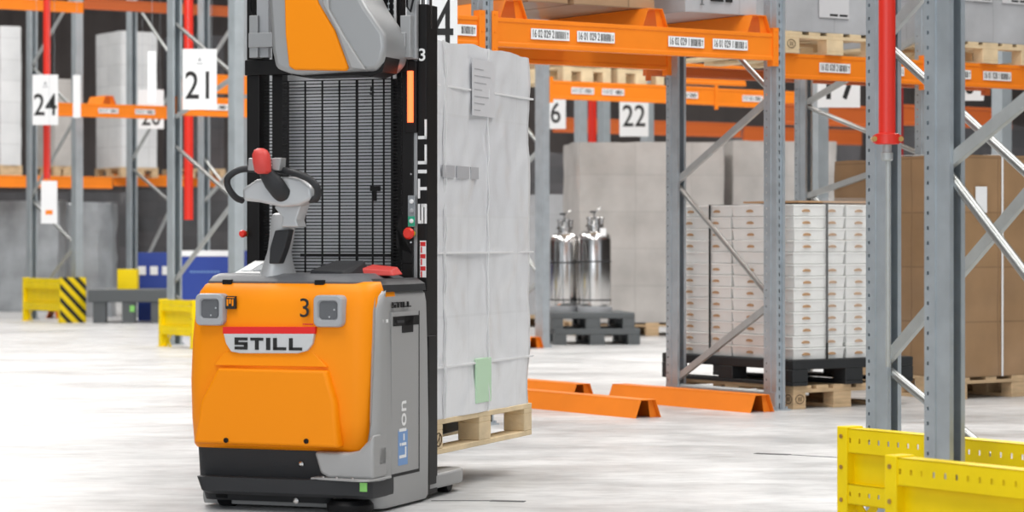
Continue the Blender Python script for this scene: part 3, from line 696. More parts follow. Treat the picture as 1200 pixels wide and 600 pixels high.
# pallet is mirrored so the stamped corner block faces the camera's side
for f_ in (0,):
    r = MB(); c = (.8008, .05, .061)
    r.tube([(c[0], c[1]+.033*math.cos(i*PI/12), c[2]+.027*math.sin(i*PI/12)) for i in range(24)], .003, 6, True)
    r.bar((c[0], c[1]-.018, c[2]-.018), (c[0], c[1]+.018, c[2]+.018), .002, .004).bar((c[0], c[1]+.01, c[2]-.02), (c[0], c[1]+.01, c[2]+.02), .002, .004)
    r.build('stamp', 'woodend', pal)
zl = pal.location.z+.144
ZTOP = pz_at(46, 10.55)
ld = thing('wrapped_load', 'tall white film wrapped load on the lifted pallet behind the stacker mast', 'wrapped load', (plo[0], plo[1], zl), -A20)
HL = ZTOP-zl
soft_mb(.8, 1.2, HL, .014, .03, 3.3, 3.4, .03).build('wrapped_goods', 'wrapwhite', ld, smooth=60)
def sideY(px, x=.8):   # load-side coordinate at an image column
    k = (px-CX)/F; X0, Y0 = plo
    return (k*(Y0-x*ts_)-X0-x*tc_)/(ts_-k*tc_)
def sideZ(py, y, x=.8): return CH-(py-HY)/F*(plo[1]-x*ts_+y*tc_)-zl
for py in (99, 297, 432):
    zz = sideZ(py, 0); MB().box(-.006, .806, -.008, 1.208, zz-.003, zz+.005).build('film_band', 'band', ld)
for yy in (.10, .118, .62):
    MB().tube([(.806+.004*math.sin(k*1.9+yy*30), yy+.004*math.sin(k*2.3), HL*k/24) for k in range(25)], .004, 6).build('film_fold', 'band', ld, smooth=60)
y0, y1 = .16, .40
MB().box(.808, .811, sideY(551), sideY(577), sideZ(136, .5), sideZ(70, .5)).build('printed_sheet', 'sheet', ld)
for a_, b_ in ((516, 530), (533, 547), (549, 558)):
    MB().box(.806, .812, sideY(a_), sideY(b_), sideZ(209, .3), sideZ(195, .3)).build('carton_hand_hole', 'sheetink', ld)
pm_ = MB()
for i in range(7): pm_.box(.8115, .8122, sideY(553), sideY(560+(i*5) % 13), sideZ(130-i*8, .5), sideZ(130-i*8, .5)+.004)
pm_.build('sheet_print', 'sheetink', ld)
MB().box(.800, .809, sideY(556), sideY(574), .04, sideZ(420, .5)).build('green_bag_corner', mat('pale_green_bag', (.55, .78, .55), .4), ld, bevel=.02)

# ------------------------------------------------------------------ main rack frames on the right
A = (1.645, 15.67)
frame('galvanised rack frame right of centre, its feet at the orange floor channel', A,
      [('f', .14, .66), ('t', 1.41, .66), ('f', 1.41, 1.93), ('t', 2.66, 1.93), ('f', 2.66, 3.16), ('h', .10, .10)], H=4.4)
E = (px_at(572, 14.46), 14.46)
frame('galvanised rack frame rising behind the white wrapped load on the stacker', E, [('h', .1, .1), ('f', 1.41, 1.93), ('t', 2.66, 1.93)], H=4.2)
Bf = Vector((1.374, 9.75)); Bn = Bf-V*1.1
frame('near galvanised rack frame just behind the red sprinkler pipe', Bn,
      [('t', .57, .06), ('f', .57, 1.40), ('t', 1.80, 1.12), ('f', 1.80, 2.5)], H=4.4)
Cf = Vector((1.4025, 8.55)); Cn = Cf-V*1.1
frame('nearest galvanised rack frame, standing between the two yellow guards', Cn,
      [('t', 1.285, .36), ('f', 1.285, 1.83), ('f', .05, .34)], H=4.4)
# its feet stand on the floor: posts are open-profile so both uprights show
Dn = (2.856, 17.46)
frame('galvanised rack frame behind the stack of white trays', Dn, [('f', .14, .66), ('t', 1.41, .66), ('f', 2.02, 2.45), ('t', 2.02, 1.62), ('f', 1.35, 1.62)], H=4.4, dep=1.38, holes=True)

# shelf beams of the front bay
pA = Vector(A)
zA = 2.14
LA = 2.155
bs = pA-U*(LA+.0)
def lab_at(P0, px): return at_line(px, P0)
x1 = [lab_at(bs, p) for p in (622, 676, 783, 835)]
beam('front orange shelf beam with four white location labels right of the wrapped load', bs+U*.035, LA-.07, zA,
     labels=[(x1[0]-.035, 1, '16 02 029 2'), (x1[1]-.035, -1, '16 01 029 2'), (x1[2]-.035, 1, '16 02 029 1'), (x1[3]-.035, -1, '16 01 029 1')])
bs2 = bs+V*1.05
beam('rear orange shelf beam of the front bay, seen below the front beam', bs2+U*.035, LA-.07, zA, conn=(1, 1))
beam('short orange beam end sticking out left above the wrapped load', bs-U*.40, .365, zA, conn=(0, 1), labels=[(.05, 1, '1')])
# guide channels lying across those beams
zg = zA+.165
for px, lab in ((602, 'left orange guide channel on the front beams, above the wrapped load'), (768, 'middle orange guide channel on the front beams, its open end in view')):
    p = bs+U*(at_line(px, bs)); hat(lab, p, 1.1, zg)
p = bs+U*(LA-.09-.08); hat('right orange guide channel on the front beams, against the rack frame', p, 1.1, zg)
# beams on the back row: 16 02 028
pd = Vector(Dn); t0 = at_line(912, pd); b0 = pd+U*t0
x2 = [at_line(p, b0) for p in (960, 1027)]
beam('orange shelf beam right of the centre frame carrying pale pallets', b0, -t0-.035, 2.10, labels=[(x2[0], 1, '16 02 028 2'), (x2[1]-.02, -1, '16 01 028 2')])
b1 = pd+U*.035
x3 = [at_line(p, b1) for p in (1104, 1152)]
beam('orange shelf beam at the right edge carrying pale pallets', b1, 1.9, 2.10, labels=[(x3[0], 1, '16 02 028 1'), (x3[1], -1, '16 01 028 1')])
beam('rear orange shelf beam behind the right pallets', b0+V*1.41, 3.3, 2.19, h=.075, m='shaded_orange')

# floor channels
hat('loose orange guide channel on the floor, nearest the stacker', (.80, 15.02), 1.75, 0)
hat('long orange guide channel on the floor at the feet of the centre frame', (A[0]-.13, A[1]-.18), 1.45, 0)
hat('orange guide channel lying on the floor behind the other two', (A[0]-.13-.563*1.28-.33, A[1]+1.0), .75, 0)
# blurred one beyond, by the post
hat('small distant orange guide channel on the floor behind the wrapped load', (px_at(628, 24.6), 24.6), .9, 0)

# ------------------------------------------------------------------ yellow guards
def guard(label, p, L_, H=.35, hazard_end=False, dep=.07, group='yellow rack end guards'):
    """p: its near end; runs along V"""
    t = thing('rack_guard', label, 'rack guard', (p[0], p[1], 0), TH, group)
    def rail(z0, z1, name):
        mb = MB(); h = z1-z0
        # web with a row of oval slots facing -x
        t_ = .004; y = .05
        mb.box(0, t_, 0, L_, z0, z0+h*.42); mb.box(0, t_, 0, L_, z0+h*.62, z1)
        ys = .02; mb.box(0, t_, 0, .03, z0+h*.42, z0+h*.62); y = .03
        while y < L_: mb.box(0, t_, y+.011, min(y+.05, L_), z0+h*.42, z0+h*.62); y += .05
        mb.box(0, dep, 0, L_, z1-.004, z1); mb.box(0, dep, 0, L_, z0, z0+.004)
        mb.build(name, 'yellow', t)
    rail(H*.76, H, 'top_rail'); rail(H*.26, H*.46, 'lower_rail')
    MB().box(.03, .036, 0, L_, H*.40, H*.82).build('back_panel', 'yellow', t)
    for y in (0, L_-.05):
        po = MB().box(-.006, dep+.004, y-.004, y+.05, 0, H+.006).build('guard_post', 'yellow', t, bevel=.004)
        for z in (H*.92, H*.62, H*.3): MB().lathe([(.008, -.004), (.008, 0)], (-.006, y+.025, z), 10, 'x').build('bolt', 'brass', po)
    MB().bar((.04, L_-.06, .0), (.04, L_-.06-H*.26, H*.26), .006, .03).bar((.04, L_-.06-H*.26, 0), (.04, L_-.06, H*.26), .006, .03).build('cross_brace', 'yellow', t)
    MB().box(-.01, dep+.02, L_-.07, L_+.03, 0, .006).build('foot_plate', 'yellow', t)
    if hazard_end:
        MB().box(-.01, .34, -.03, -.022, 0, H+.02).build('hazard_plate', 'hazard', t)
    return t
# far ends sit left of the frames' rear posts
gB = Vector((px_at(982, 9.25), 9.25)); guard('yellow rack end guard behind the nearest upright, at the right edge', gB-V*1.6, 1.6, H=pz_at(501, 9.25))
gC = Vector((px_at(1038, 8.05), 8.05)); guard('yellow rack end guard in front of the nearest upright, closest to the camera', gC-V*1.3, 1.3, H=pz_at(535, 8.05))

# ------------------------------------------------------------------ red sprinkler pipe near
PX, PY = px_at(1039.5, 9.35), 9.35
pp = thing('sprinkler_pipe', 'thick red sprinkler pipe hanging in front of the near rack frame', 'pipe', (PX, PY, 0))
MB().tube([(0, 0, pz_at(158, PY)), (0, 0, 9.0)], .031, 24).build('pipe', 'red', pp, smooth=60)
zf = pz_at(163, PY)
cl = MB().lathe([(.03, -.02), (.045, -.018), (.045, .018), (.03, .022)], (0, 0, zf), 24)
for s in (-1, 1): cl.box(s*.03-.02, s*.03+.02, -.016, .016, zf-.014, zf+.014)
cl.build('coupling', 'red', pp, smooth=30)
for s in (-1, 1):
    MB().tube([(s*.048, -.022, zf), (s*.048, .022, zf)], .010, 8).build('coupling_bolt', 'brass', pp)
MB().lathe([(.018, -.06), (.022, -.055), (.022, -.03), (.017, -.028), (.017, 0), (.02, .02)], (0, 0, zf-.02), 16).build('reducer', 'strut', pp, smooth=30)
MB().tube([(.004, 0, pz_at(430, PY)), (.004, 0, zf-.07)], .0095, 12).build('drop_pipe', 'strut', pp, smooth=50)

# ------------------------------------------------------------------ white tray stack
so = pA+U*.12+V*.02
wp = pallet('wooden pallet on the floor under the black pallet of white trays', so+V*.0, .8, 1.2, 0, TH, 'wood', stamp='yx')
bp = pallet('black plastic pallet carrying the stack of white trays', so-U*.02-V*.02, 1.0, 1.32, .144, TH, 'blackpallet', name='plastic_pallet', group=None)
zb = .144+.16
tray = thing('storage_tray', 'tray', 'tray', (0, 0, 0), TH, 'white trays stacked on the black pallet')
DX, DY, DZ = .415, .60, .0735
tr_ = MB()
tr_.hexa([(.006, .006, 0), (DX-.006, .006, 0), (DX-.006, DY-.006, 0), (.006, DY-.006, 0), (0, 0, DZ-.012), (DX, 0, DZ-.012), (DX, DY, DZ-.012), (0, DY, DZ-.012)])
tr_.box(-.004, DX+.001, -.004, DY+.001, DZ-.014, DZ-.002); tr_.build('tray_body', 'white', tray, bevel=.002, seg=1)
def oval(c, ax, w=.03, h=.012):
    m_ = MB(); P = [(c[0]+w*math.cos(i*PI/8), c[1]+h*max(-.35, math.sin(i*PI/8))) for i in range(16)]
    return m_.prism(P, ax, -.0065, .004)
for yy in (.15, .42): oval((yy, .030), 'x').build('hand_hole', 'tan', tray)
for xx in (.10, .31): oval((xx, .030), 'y').build('hand_hole', 'tan', tray)
ords = ['bottom', 'second', 'third', 'fourth', 'fifth', 'sixth', 'seventh', 'eighth', 'ninth', 'tenth', 'eleventh', 'twelfth', 'top']
cols = [((0, 0), 'near corner column'), ((0, 1), 'far left column'), ((1, 0), 'right column')]
first = True
base = so+U*.02+V*.02
RT = random.Random(3)
for k in range(13):
    for (i, j), where in cols:
        o = tray if first else copy_tree(tray); first = False
        p = base+U*(i*(DX+.012)+RT.uniform(-.004, .004))+V*(j*(DY+.012)+RT.uniform(-.004, .004))
        o.location = (p.x, p.y, zb+k*(DZ+.0005))
        o['label'] = (f'{ords[k]} white tray ' if k in (0, 12) else f'white tray {ords[k]} up from the black pallet, ') + f'in the {where} of the stack'
        if k in (8,):      # the turned tier shows no hand holes
            for c_ in list(o.children):
                if c_.name.startswith('hand_hole'): bpy.data.objects.remove(c_)
zt = zb+13*(DZ+.0005)
def strap(label, px, side, m='ink'):
    if side == 'L': P = base; y = at_line(px, base, d=V); mb = MB().box(-.011, -.008, y-.008, y+.008, zb, zt+.004).box(-.011, .842, y-.008, y+.008, zt+.001, zt+.004)
    else: y = at_line(px, base, d=U); mb = MB().box(y-.008, y+.008, -.011, -.008, zb, zt+.004).box(y-.008, y+.008, -.011, .62, zt+.004, zt+.007)
    o = mb.build('strap', m, None, loc=(base.x, base.y, 0), rz=TH); return tag(o, label, 'strap', 'black straps around the tray stack')
strap('black strap down the left face of the white tray stack', 833, 'L')
strap('black strap down the right face of the white tray stack', 968, 'R')
fm = soft_mb(.60, .10, .90, .006, .03, 5.1, 7, .02)
fo = fm.build('stretch_film', 'clearwrap', None, smooth=60, loc=(*(base+U*.25-V*.022), zb+.08), rz=TH); tag(fo, 'clear crinkled stretch film over the right face of the tray stack', 'film')
bpy.data.objects.remove(fo)
f2 = MB(); 
G = [[None]*22 for _ in range(18)]
for i in range(18):
    for j in range(22):
        q_ = Vector((i*.3, j*.4, 1.3)); dd = abs(noise.noise(q_*1.2))*.02+abs(noise.noise(q_*3))*.008
        G[i][j] = f2.bm.verts.new((.22+i*.038, -.014-dd, .10+j*.043))
for i in range(17):
    for j in range(21): f2.bm.faces.new((G[i][j], G[i+1][j], G[i+1][j+1], G[i][j+1]))
fo = f2.build('stretch_film', 'clearwrap', None, smooth=70, loc=(base.x, base.y, zb), rz=TH); tag(fo, 'clear crinkled stretch film over the right face of the tray stack', 'film')
tag(MB().box(.05, .80, .01, .55, 0, .012).build('cardboard_sheet', 'tan', None, loc=(base.x, base.y, zt+.009), rz=TH), 'brown cardboard sheet on top of the white tray stack', 'cardboard sheet')

# ------------------------------------------------------------------ brown wrapped cartons at right
def big_load(near, dx, dy, top, label, plabel, straps=(), m='wrapbrown', pz_=.144, group=None):
    pallet(plabel, near, dx if dx < 1.3 else 1.2, dy, 0, TH, 'wood')
    t = thing('wrapped_cartons', label, 'wrapped cartons', (near[0], near[1], pz_), TH, group)
    soft_mb(dx, dy, top-pz_, .008, .06, near[0], 4).build('carton_stack', m, t, smooth=50)
    for px in straps:
        x = at_line(px, near); MB().box(x-.007, x+.007, -.016, -.012, 0, top-pz_+.004).box(x-.007, x+.007, -.016, dy, top-pz_+.006, top-pz_+.009).build('white_strap', 'sign', t)
    return t
n1 = Vector((px_at(1052, 17.7), 17.7))+U*.10
b1_ = big_load(n1, .62, .8, pz_at(187, 18.0), 'brown film wrapped cartons behind the white tray stack', 'wooden pallet under the brown cartons behind the tray stack')
n2 = Vector((px_at(1118, 16.7), 16.7)); 
b2_ = big_load(n2, 1.6, .6, pz_at(184, 17.2), 'tall brown film wrapped cartons with white straps at the right edge', 'wooden pallet under the white-strapped brown cartons', (1123, 1173))
x = at_line(1148, n2); MB().box(x-.05, x+.05, -.018, -.012, pz_at(250, 17.2)-.144, pz_at(220, 17.2)-.144).build('paper_note', 'sign', b2_)
# ------------------------------------------------------------------ pale pallets and grey loads on the 028 beams
zs_ = 2.10+.165
def shelf_load(P0, px, dx, dy, h, label, plabel, m='wrapcool', lab=None):
    x = at_line(px, P0); p = P0+U*x-V*.03
    pallet(plabel, p, dx if dx < 1.25 else 1.2, 1.3 if dy > 1.2 else dy, zs_, TH, 'wood_pale', stamp='y', group='pale pallets on the shelf beams')
    t = thing('wrapped_cartons', label, 'wrapped cartons', (p.x, p.y, zs_+.144), TH)
    soft_mb(dx, dy, h, .007, .07, px, 4).build('carton_stack', m, t, smooth=50)
    if lab:
        for a_, w_, z_, h_ in lab: pl_ = MB().box(a_, a_+w_, -.013, -.009, z_, z_+h_).build('printed_label', 'sheet', t); MB().box(a_+w_*.35, a_+w_*.62, -.0138, -.0125, z_+.012, z_+.026).box(a_+w_*.68, a_+w_*.95, -.0138, -.0125, z_+.012, z_+.026).build('label_print', 'ink', pl_)
    return t
tL = shelf_load(b0, 917, .86, 1.3, 1.1, 'grey wrapped cartons on the pale pallet right of the centre frame', 'pale pallet on the shelf beam right of the centre frame', lab=[(.28, .26, .10, .14)])
tR2 = shelf_load(b1, 1108, .8, 1.3, 1.2, 'grey wrapped cartons on the shelf above the right edge labels', 'pale pallet on the beam at the right edge', lab=[(.1, .3, .28, .08), (.5, .25, .28, .08)])

# loads high on the front bay
zs2 = zg+.11
def top_load(px, dx, label, m, h=.9, txt=None):
    P0 = bs+V*.08; x = at_line(px, P0); p = P0+U*x
    t = thing('carton_stack', label, 'cartons', (p.x, p.y, zs2), TH)
    soft_mb(dx, .95, h, .004, .08, px, 4).build('cartons', m, t, smooth=50)
    if txt:
        g0 = MB()
        for a_, b_ in ((.185, .285), (.300, .355)): g0.box(a_, b_, -.0135, -.0115, .070, .092)
        g0.build('printed_words', 'ink', t); g3 = MB().box(.117, .123, -.0135, -.0115, .05, .10).box(.105, .135, -.0135, -.0115, .044, .05).prism([(.102, .15), (.138, .15), (.13, .11), (.12, .10), (.11, .11)], 'y', -.0135, -.0115); g3.build('printed_glass_mark', 'greypallet', t)
    return t
top_load(618, .31, 'kraft cartons above the beam, left of the labelled front bay', 'carton')
top_load(672, .62, 'larger kraft cartons above the middle of the front beam', 'carton')
top_load(803, .58, 'cool grey cartons with a printed glass mark above the front beam', 'wrapcool', txt='Breakable Glass')

# ------------------------------------------------------------------ background behind the right half
R21 = Vector((px_at(640, 24.8), 24.8))
frame('grey rack post with braces beyond the wrapped load, left of the steel tanks', R21, [('f', .14, .66), ('t', 1.41, .66), ('f', 1.41, 1.93), ('t', 2.66, 1.93)], H=4.6, holes=False, m='galv', w=.08, d=.13)
beam('mid distance orange shelf beam under the front bay, with small labels', R21+U*.05, 2.05, pz_at(117, 25), h=.18, labels=[(.25, 1, '16 01 027 2'), (.62, -1, '15 02 027 1'), (1.55, 1, '15 01 026 2')], conn=(1, 0))
beam('dull orange beam seen between the front bay and the centre frame', R21+U*2.1, 1.6, pz_at(117, 25.2)-.02, h=.18, m='rack_orange', conn=(1, 1), labels=[(.35, -1, '15 01 026 1')])
for i, (px, lb) in enumerate(((660, 'left pale pallet on the mid distance orange beam'), (724, 'right pale pallet on the mid distance orange beam'))):
    x = at_line(px, R21); p = R21+U*x
    pallet(lb, p, .58, 1.0, pz_at(117, 25)+.18, TH, 'wood_pale', group='pallets on the mid distance beam')
    load('carton_stack', ['dim cartons on the left pallet of the mid distance beam', 'dim cartons on the right pallet of the mid distance beam'][i], 'cartons', p, .55, .9, pz_at(117, 25)+.324, 1.0, 'carton')
Q21 = Vector((px_at(800, 21.2), 21.2))
beam('broad orange beam left of the centre frame, below the front bay', Q21-U*.1, .78, pz_at(98, 21.2), h=.17, conn=(0, 0))
Q36 = Vector((px_at(650, 34.0), 34.0))
beam('shade-darkened orange beam far behind, above the large grey loads', Q36, 3.2, pz_at(155, 34), h=.20, m='shaded_orange', conn=(0, 0))
beam('shade-darkened orange beam far behind the centre frame', Q36+U*3.25, 2.2, pz_at(155, 34)-.06, h=.22, m='shaded_orange', conn=(0, 0))
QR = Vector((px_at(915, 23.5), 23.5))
beam('orange beam under the shelf right of the centre frame', QR, 1.35, pz_at(146, 23.5), h=.20, m='shaded_orange', conn=(0, 0))
beam('orange beam in the background at the right edge', QR+U*1.37, 1.6, pz_at(146, 24.2), h=.20, m='shaded_orange', conn=(0, 0))
for px, Y, lb in ((684, 31, 'far grey rack post left of the thin red pipe'), (711, 31.5, 'far grey rack post right of the thin red pipe'), (762, 30, 'far grey rack post beside the sign 22'),
                  (965, 21.2, 'dark rack post behind the white tray stack'), (1180, 21, 'far rack post near the right edge')):
    w_ = .11; o = upright_mb(0, 5.2, w_, .12, False).build('rack_post', 'galv_far', None, loc=(px_at(px, Y), Y, 0), rz=TH); tag(o, lb, 'rack post', 'single rack posts in the background')
def tubething(px, Y, z0, z1, r, m, lb, name='sprinkler_pipe'):
    o = MB().tube([(0, 0, z0), (0, 0, z1)], r, 16).build(name, m, None, smooth=60, loc=(px_at(px, Y), Y, 0)); return tag(o, lb, 'pipe')
tubething(694, 32, 1.2, 9, .05, 'red', 'thin red sprinkler pipe far behind the front beam')
tubething(1054, 22, 1.0, 9, .035, 'darkred', 'dark red pipe just right of the thick red pipe')

def sign(label, n, px, py, w, h, Y, size=None, rz=0, off=0, small=True, thick=.006, hang=None):
    """px,py centre; w,h in image pixels at distance Y"""
    s = Y/F; W_, H_ = w*s, h*s
    t = thing('aisle_sign', label, 'aisle sign', (px_at(px, Y), Y, pz_at(py, Y)), rz)
    MB().box(-W_/2, W_/2, 0, thick, -H_/2, H_/2).build('sign_board', 'sign', t, bevel=.001, seg=1)
    if n: text('sign_number', n, 'ink', t, (size or h*.55)*s, (0, -.001, -H_*.12+off*s), xs=.78, bold=.003)
    if small: MB().prism([(-.02, H_*.30), (.02, H_*.30), (0, H_*.38)], 'y', -.001, 0).box(-.03, .03, -.001, 0, H_*.25, H_*.27).build('sign_mark', 'lampgrey', t)
    MB().box(-.01, .01, thick, thick+.03, -H_*.4, H_*.4).build('mounting_strip', 'galv', t)
    if hang is None: hang = 9-t.location.z
    for sx in ((-W_*.35, W_*.35) if W_ > .2 else (0,)): MB().tube([(sx, thick+.003, H_/2-.02), (sx, thick+.003, hang)], .0015, 5).build('hanging_wire', 'galv', t)
    return t
sign('white aisle sign reading 22 beyond the front bay', '22', 743, 130, 34, 60, 29.6, 36, off=0, small=True)
sign('white aisle sign ending in 6, partly hidden by the grey post', '6', 651, 128, 24, 46, 29.9, 34, small=False)
sign('white aisle sign reading 17 right of the centre frame', '17', 983, 96, 50, 60, 20.9, 62, off=6, small=True)
sign('white aisle sign behind the nearest upright, cut by a beam', '6', 1136, 95, 34, 46, 20.3, 30, small=False)
s4 = sign('large white sign showing part of a 4 above the wrapped load', None, 500, 12, 72, 96, 13.4, small=False)
text('sign_number', '4', 'ink', s4, .40, (.085, -.001, -.10), xs=.62, bold=.0)

# large grey wrapped loads behind
def floor_load(px, Y, dx, dy, topy, label, plabel, m, rz=TH, amp=.012, pal=True, z=None, pm='wood'):
    p = (px_at(px, Y), Y); z_ = .144 if pal else 0
    if pal: pallet(plabel, p, dx, dy, 0, rz, pm)
    return load('wrapped_load', label, 'wrapped load', p, dx, dy, z_, pz_at(topy, Y)-z_, m, rz, amp)
R0 = math.radians(8)
floor_load(678, 27.6, 1.62, 1.1, 166, 'very large grey wrapped load behind the steel tanks', 'pallet under the very large grey load behind the tanks', 'wrapgrey', R0)
floor_load(858, 28.2, 1.2, 1.0, 165, 'grey wrapped load behind the white tray stack', 'pallet under the grey load behind the trays', 'wrapgrey', R0)
floor_load(600, 30.5, .8, .9, 228, 'dull grey wrapped goods behind the left steel tank', 'pallet under the dull goods behind the tanks', 'wrapcool', R0)
# steel tanks on stacked pallets
TY = 25.3
pallet('lower dark pallet under the steel tanks', (px_at(650, TY), TY), .86, .9, 0, R0, 'greypallet', name='plastic_pallet', group=None)
pallet('upper dark pallet directly beneath the steel tanks', (px_at(646, TY), TY), .84, .86, .16, R0, 'greypallet', name='plastic_pallet', group=None)
def tank(label, px, Y, r, h):
    t = thing('steel_tank', label, 'steel tank', (px_at(px, Y), Y, .32), 0, 'steel tanks on dark pallets')
    MB().lathe([(r*.5, .05), (r*.96, .06), (r, .09), (r, h-.08), (r*.93, h-.03), (r*.7, h), (r*.25, h+.02)], (0, 0, 0), 36).build('tank_shell', 'steel', t, smooth=40)
    MB().lathe([(r*1.03, 0), (r*1.05, .02), (r*1.05, .05), (r*1.0, .055)], (0, 0, 0), 36).build('foot_ring', 'lampgrey', t, smooth=40)
    for z in (h*.62, h*.14): MB().lathe([(r*.99, 0), (r*1.02, .002), (r*1.02, .014), (r*.99, .016)], (0, 0, z), 36).build('tank_band', 'dark', t)
    MB().lathe([(r*.45, h), (r*.45, h+.04), (r*.55, h+.045), (r*.55, h+.07), (r*.4, h+.075), (r*.35, h+.12)], (0, 0, 0), 24).build('neck_flange', 'steel', t, smooth=30)
    v = MB()
    for a in range(5):
        an = a*2*PI/5; v.lathe([(.02, 0), (.02, .05), (.028, .055), (.028, .075), (.012, .08)], (r*.4*math.cos(an), r*.4*math.sin(an), h+.07), 10)
    v.tube([(0, 0, h+.1), (0, 0, h+.2), (.06, 0, h+.24)], .014, 8).build('valve_set', 'steel', t, smooth=40)
    MB().lathe([(.012, 0), (.034, .005), (.034, .018), (.012, .022)], (-.02, -.03, h+.19), 12).build('valve_knob', 'dark', t)
    return t
tank('shiny steel tank in full view beside the grey post', 697, TY+.35, .165, .80)
tank('steel tank half hidden behind the grey rack post', 662, TY+.55, .15, .78)
# horizontal band around both
tg_ = MB().box(-.03, .03, -.004, 0, -.04, .04).build('paper_tag', 'sign', None, loc=(px_at(707, TY+.1), TY+.17, pz_at(272, TY))); tag(tg_, 'small white paper tag on the shoulder of the steel tank', 'paper tag')

# ------------------------------------------------------------------ left background
nearp = Vector((px_at(202, 22.6), 22.6)); 
def lframe(label, pxf, Yf, dep, braces, H=5.6, w=.10, d=.13):
    far = Vector((px_at(pxf, Yf), Yf)); return frame(label, far-V*dep, braces, H=H, dep=dep, holes=False, m='galv_far', w=w, d=d)
lframe('galvanised rack frame beside the sign 21, its near post against the mast', 201, 25.5, 1.42, [('f', .62, 1.42), ('t', .50, .0), ('t', 1.98, 1.42), ('f', 2.25, 2.6), ('t', 3.2, 2.6)])
lframe('galvanised rack frame beside the sign 24 at the far left', 35, 33.5, 1.53, [('f', .2, 1.0), ('t', 1.55, .95), ('f', 1.6, 2.6), ('t', 3.3, 2.65), ('f', 3.3, 4.2)])
lframe('galvanised rack frame behind the blue cartons, left of the sign 21', 152, 34.5, 1.35, [('f', .35, 1.5), ('t', 2.0, 1.5), ('f', 2.1, 3.0), ('t', 4.3, 3.4)], H=6)
lframe('galvanised rack frame seen between the sign 21 and the mast', 236, 31.6, 1.3, [('t', 2.05, 1.3), ('f', 1.5, 2.1), ('t', 2.9, 2.4), ('f', 3.1, 3.9)], H=6)
# far-left shelf beams
def lbeam(px0, px1, py, Y, label, h=.165, m='rack_orange', labels=0):
    P0 = Vector((px_at(px0, Y), Y)); L_ = at_line(px1, P0)
    return beam(label, P0, L_, pz_at(py, Y)-h/2, h=h, m=m, conn=(0, 0), labels=[(L_*.35+i*.5, 1, '24 0%d 011 1' % (i+1)) for i in range(labels)])
lbeam(66, 204, 128, 31.3, 'orange beam with labels between the signs 24 and 21', labels=2)
lbeam(206, 300, 124, 25.5, 'orange beam running from the sign 21 to the mast', h=.19, labels=1)
lbeam(-30, 132, 212, 36, 'lower orange beam at the far left behind the sign post', h=.17)
lbeam(134, 300, 211, 37.5, 'lower orange beam behind the sign 21', h=.17)
lbeam(-30, 98, 2, 30, 'highest orange beam at the far left', h=.13)
lbeam(100, 300, 4, 31, 'highest orange beam left of the mast', h=.13, m='shaded_orange')
lbeam(216, 300, 97, 29.5, 'orange beam right of the sign 21, one row deeper', h=.22)
hat('orange guide channel on the beam between the signs 24 and 21', (px_at(128, 31.9), 31.9), .45, pz_at(128, 31.5)+.083)
sign('white aisle sign reading 24 on the far left frame', '24', 53, 117, 30, 59, 29.3, 36)
sign('white aisle sign reading 21 above the blue cartons', '21', 234, 93, 40, 71, 24.4, 46)
sign('white aisle sign reading 20, lower half showing under a beam', '20', 177, 128, 30, 46, 33.0, 30, off=-4)
hs = sign('narrow white sign with an orange mark hung on the red pipe', None, 57.5, 237, 19, 50, 29.2, small=False)
MB().box(-.04, .04, -.003, 0, -.14, -.09).build('orange_sticker', 'rack_orange', hs)
sign('narrow white sign strip on the post right of the sign 24', None, 90, 113, 9, 50, 29.2, small=False)
sign('narrow white sign strip left of the sign 21', None, 178, 90, 10, 60, 24.4, small=False)
tubething(55, 29.8, 1.75, 9, .042, 'red', 'red sprinkler pipe at the far left with a narrow white sign below it')
tubething(221, 26.8, 1.25, 9, .048, 'red', 'red sprinkler pipe behind the sign 21')
# yellow guards far
guard('distant yellow rack guard with black hazard stripes at the far left', (-5.64, 31.95), 1.15, H=.55, hazard_end=True)
guard('distant yellow rack guard just left of the orange stacker hood', (px_at(226, 24.4), 24.4), .72, H=.46)
yb_ = load('storage_bin', 'small yellow bin behind the dark grey platform', 'bin', (px_at(136, 32.1), 32.1), .27, .25, .42, .25, 'yellow', 0, .001, div=.2)
# dark platform
pf = thing('platform', 'low dark grey platform in front of the blue cartons', 'platform', (px_at(103, 31.9), 31.9, 0), math.radians(2))
MB().box(0, 1.05, 0, .8, .26, .42).build('platform_top', 'greypallet', pf, bevel=.01)
for x in (.06, .42, .78): MB().box(x, x+.16, .02, .2, 0, .26).build('platform_leg', 'greypallet', pf, bevel=.004)
MB().box(.52, .58, -.004, 0, .14, .22).build('green_label', 'lime', pf)
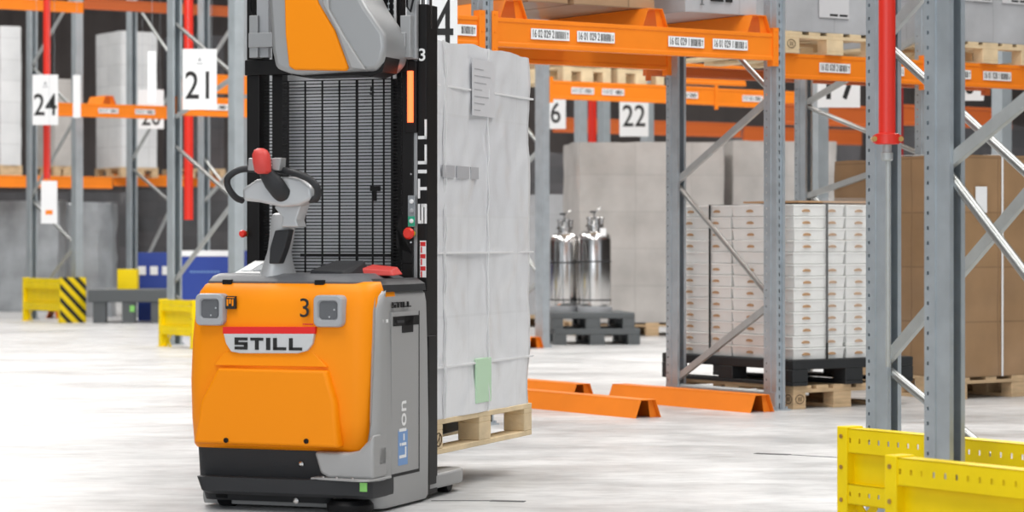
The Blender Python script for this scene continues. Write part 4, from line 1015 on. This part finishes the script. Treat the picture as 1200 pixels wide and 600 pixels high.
# goods left
def goods(px0, px1, py0, py1, Y, dy, label, m, name='wrapped_load', cat='wrapped load', rz=0, amp=.015, rnd=.03):
    z0 = max(0, pz_at(py1, Y)); return load(name, label, cat, (px_at(px0, Y), Y), (px1-px0)/F*Y, dy, z0, pz_at(py0, Y)-z0, m, rz, amp, div=.15, rnd=rnd)
goods(75, 128, 238, 420, 34.2, .8, 'rounded grey film wrapped load behind the far left guard', 'filmgrey', rnd=.16, amp=.05)
goods(-6, 70, 236, 420, 37, .8, 'dull film wrapped load at the left edge', 'filmgrey', amp=.04)
PL = Vector((px_at(-30, 36), 36)); zL = pz_at(212, 36)+.085
for px, dx, ty, m_, lb, pb in ((0, .34, 30, 'cartonwhite', 'white wrapped load on the shelf at the left edge', 'brown pallet on the far shelf at the left edge'),
        (64, .42, 92, 'wrapgrey', 'brown grey load on the shelf behind the sign 24', 'brown pallet on the far shelf behind the sign 24'),
        (142, .60, 36, 'cartonwhite', 'grey white carton stack on the shelf behind the sign 20', 'brown pallet on the far shelf below the sign 20'),
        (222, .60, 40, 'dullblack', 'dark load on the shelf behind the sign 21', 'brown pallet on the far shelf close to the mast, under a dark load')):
    p = PL+U*at_line(px, PL)
    pallet(pb, p, dx, .9, zL, TH, 'wood', group='brown pallets on the far left shelf')
    load('wrapped_load', lb, 'wrapped load', p, dx, .9, zL+.144, pz_at(ty, p.y)-zL-.144, m_, TH, .008)
bc_ = goods(160, 212, 296, 420, 32.8, .3, 'blue cartons with white squares left of the rack post', 'blue', 'carton_stack', 'cartons', amp=.002)
w0 = px_at(160, 32.8)
for p in (162, 176, 190): MB().box(px_at(p, 32.8)-w0, px_at(p+9, 32.8)-w0, -.008, -.003, pz_at(322, 32.8), pz_at(312, 32.8)).build('white_square', 'sign', bc_)
bc2 = goods(205, 285, 294, 374, 28.4, .8, 'blue cartons with a white upper edge beside the mast', 'blue', 'carton_stack', 'cartons', amp=.002)
hb = pz_at(294, 28.4)-bc2.location.z; wb_ = 80/F*28.4
MB().box(0, wb_, -.008, -.002, hb-.06, hb+.004).build('white_edge_band', 'sign', bc2)
cp = MB()
for i in range(9): cp.box(wb_*(.22+i*.05), wb_*(.255+i*.05), -.006, -.002, hb*.68, hb*.68+.02)
cp.build('carton_print', 'blueink', bc2)
pallet('dark pallet under the blue cartons beside the mast', (px_at(205, 28.3), 28.3), .8, .8, 0, 0, 'greypallet', name='plastic_pallet', group=None)
hat('short orange guide channel on the floor behind the hazard guard', (px_at(62, 33.8), 33.8), .5, 0, ang=0)
# far dark background goods so the aisles close
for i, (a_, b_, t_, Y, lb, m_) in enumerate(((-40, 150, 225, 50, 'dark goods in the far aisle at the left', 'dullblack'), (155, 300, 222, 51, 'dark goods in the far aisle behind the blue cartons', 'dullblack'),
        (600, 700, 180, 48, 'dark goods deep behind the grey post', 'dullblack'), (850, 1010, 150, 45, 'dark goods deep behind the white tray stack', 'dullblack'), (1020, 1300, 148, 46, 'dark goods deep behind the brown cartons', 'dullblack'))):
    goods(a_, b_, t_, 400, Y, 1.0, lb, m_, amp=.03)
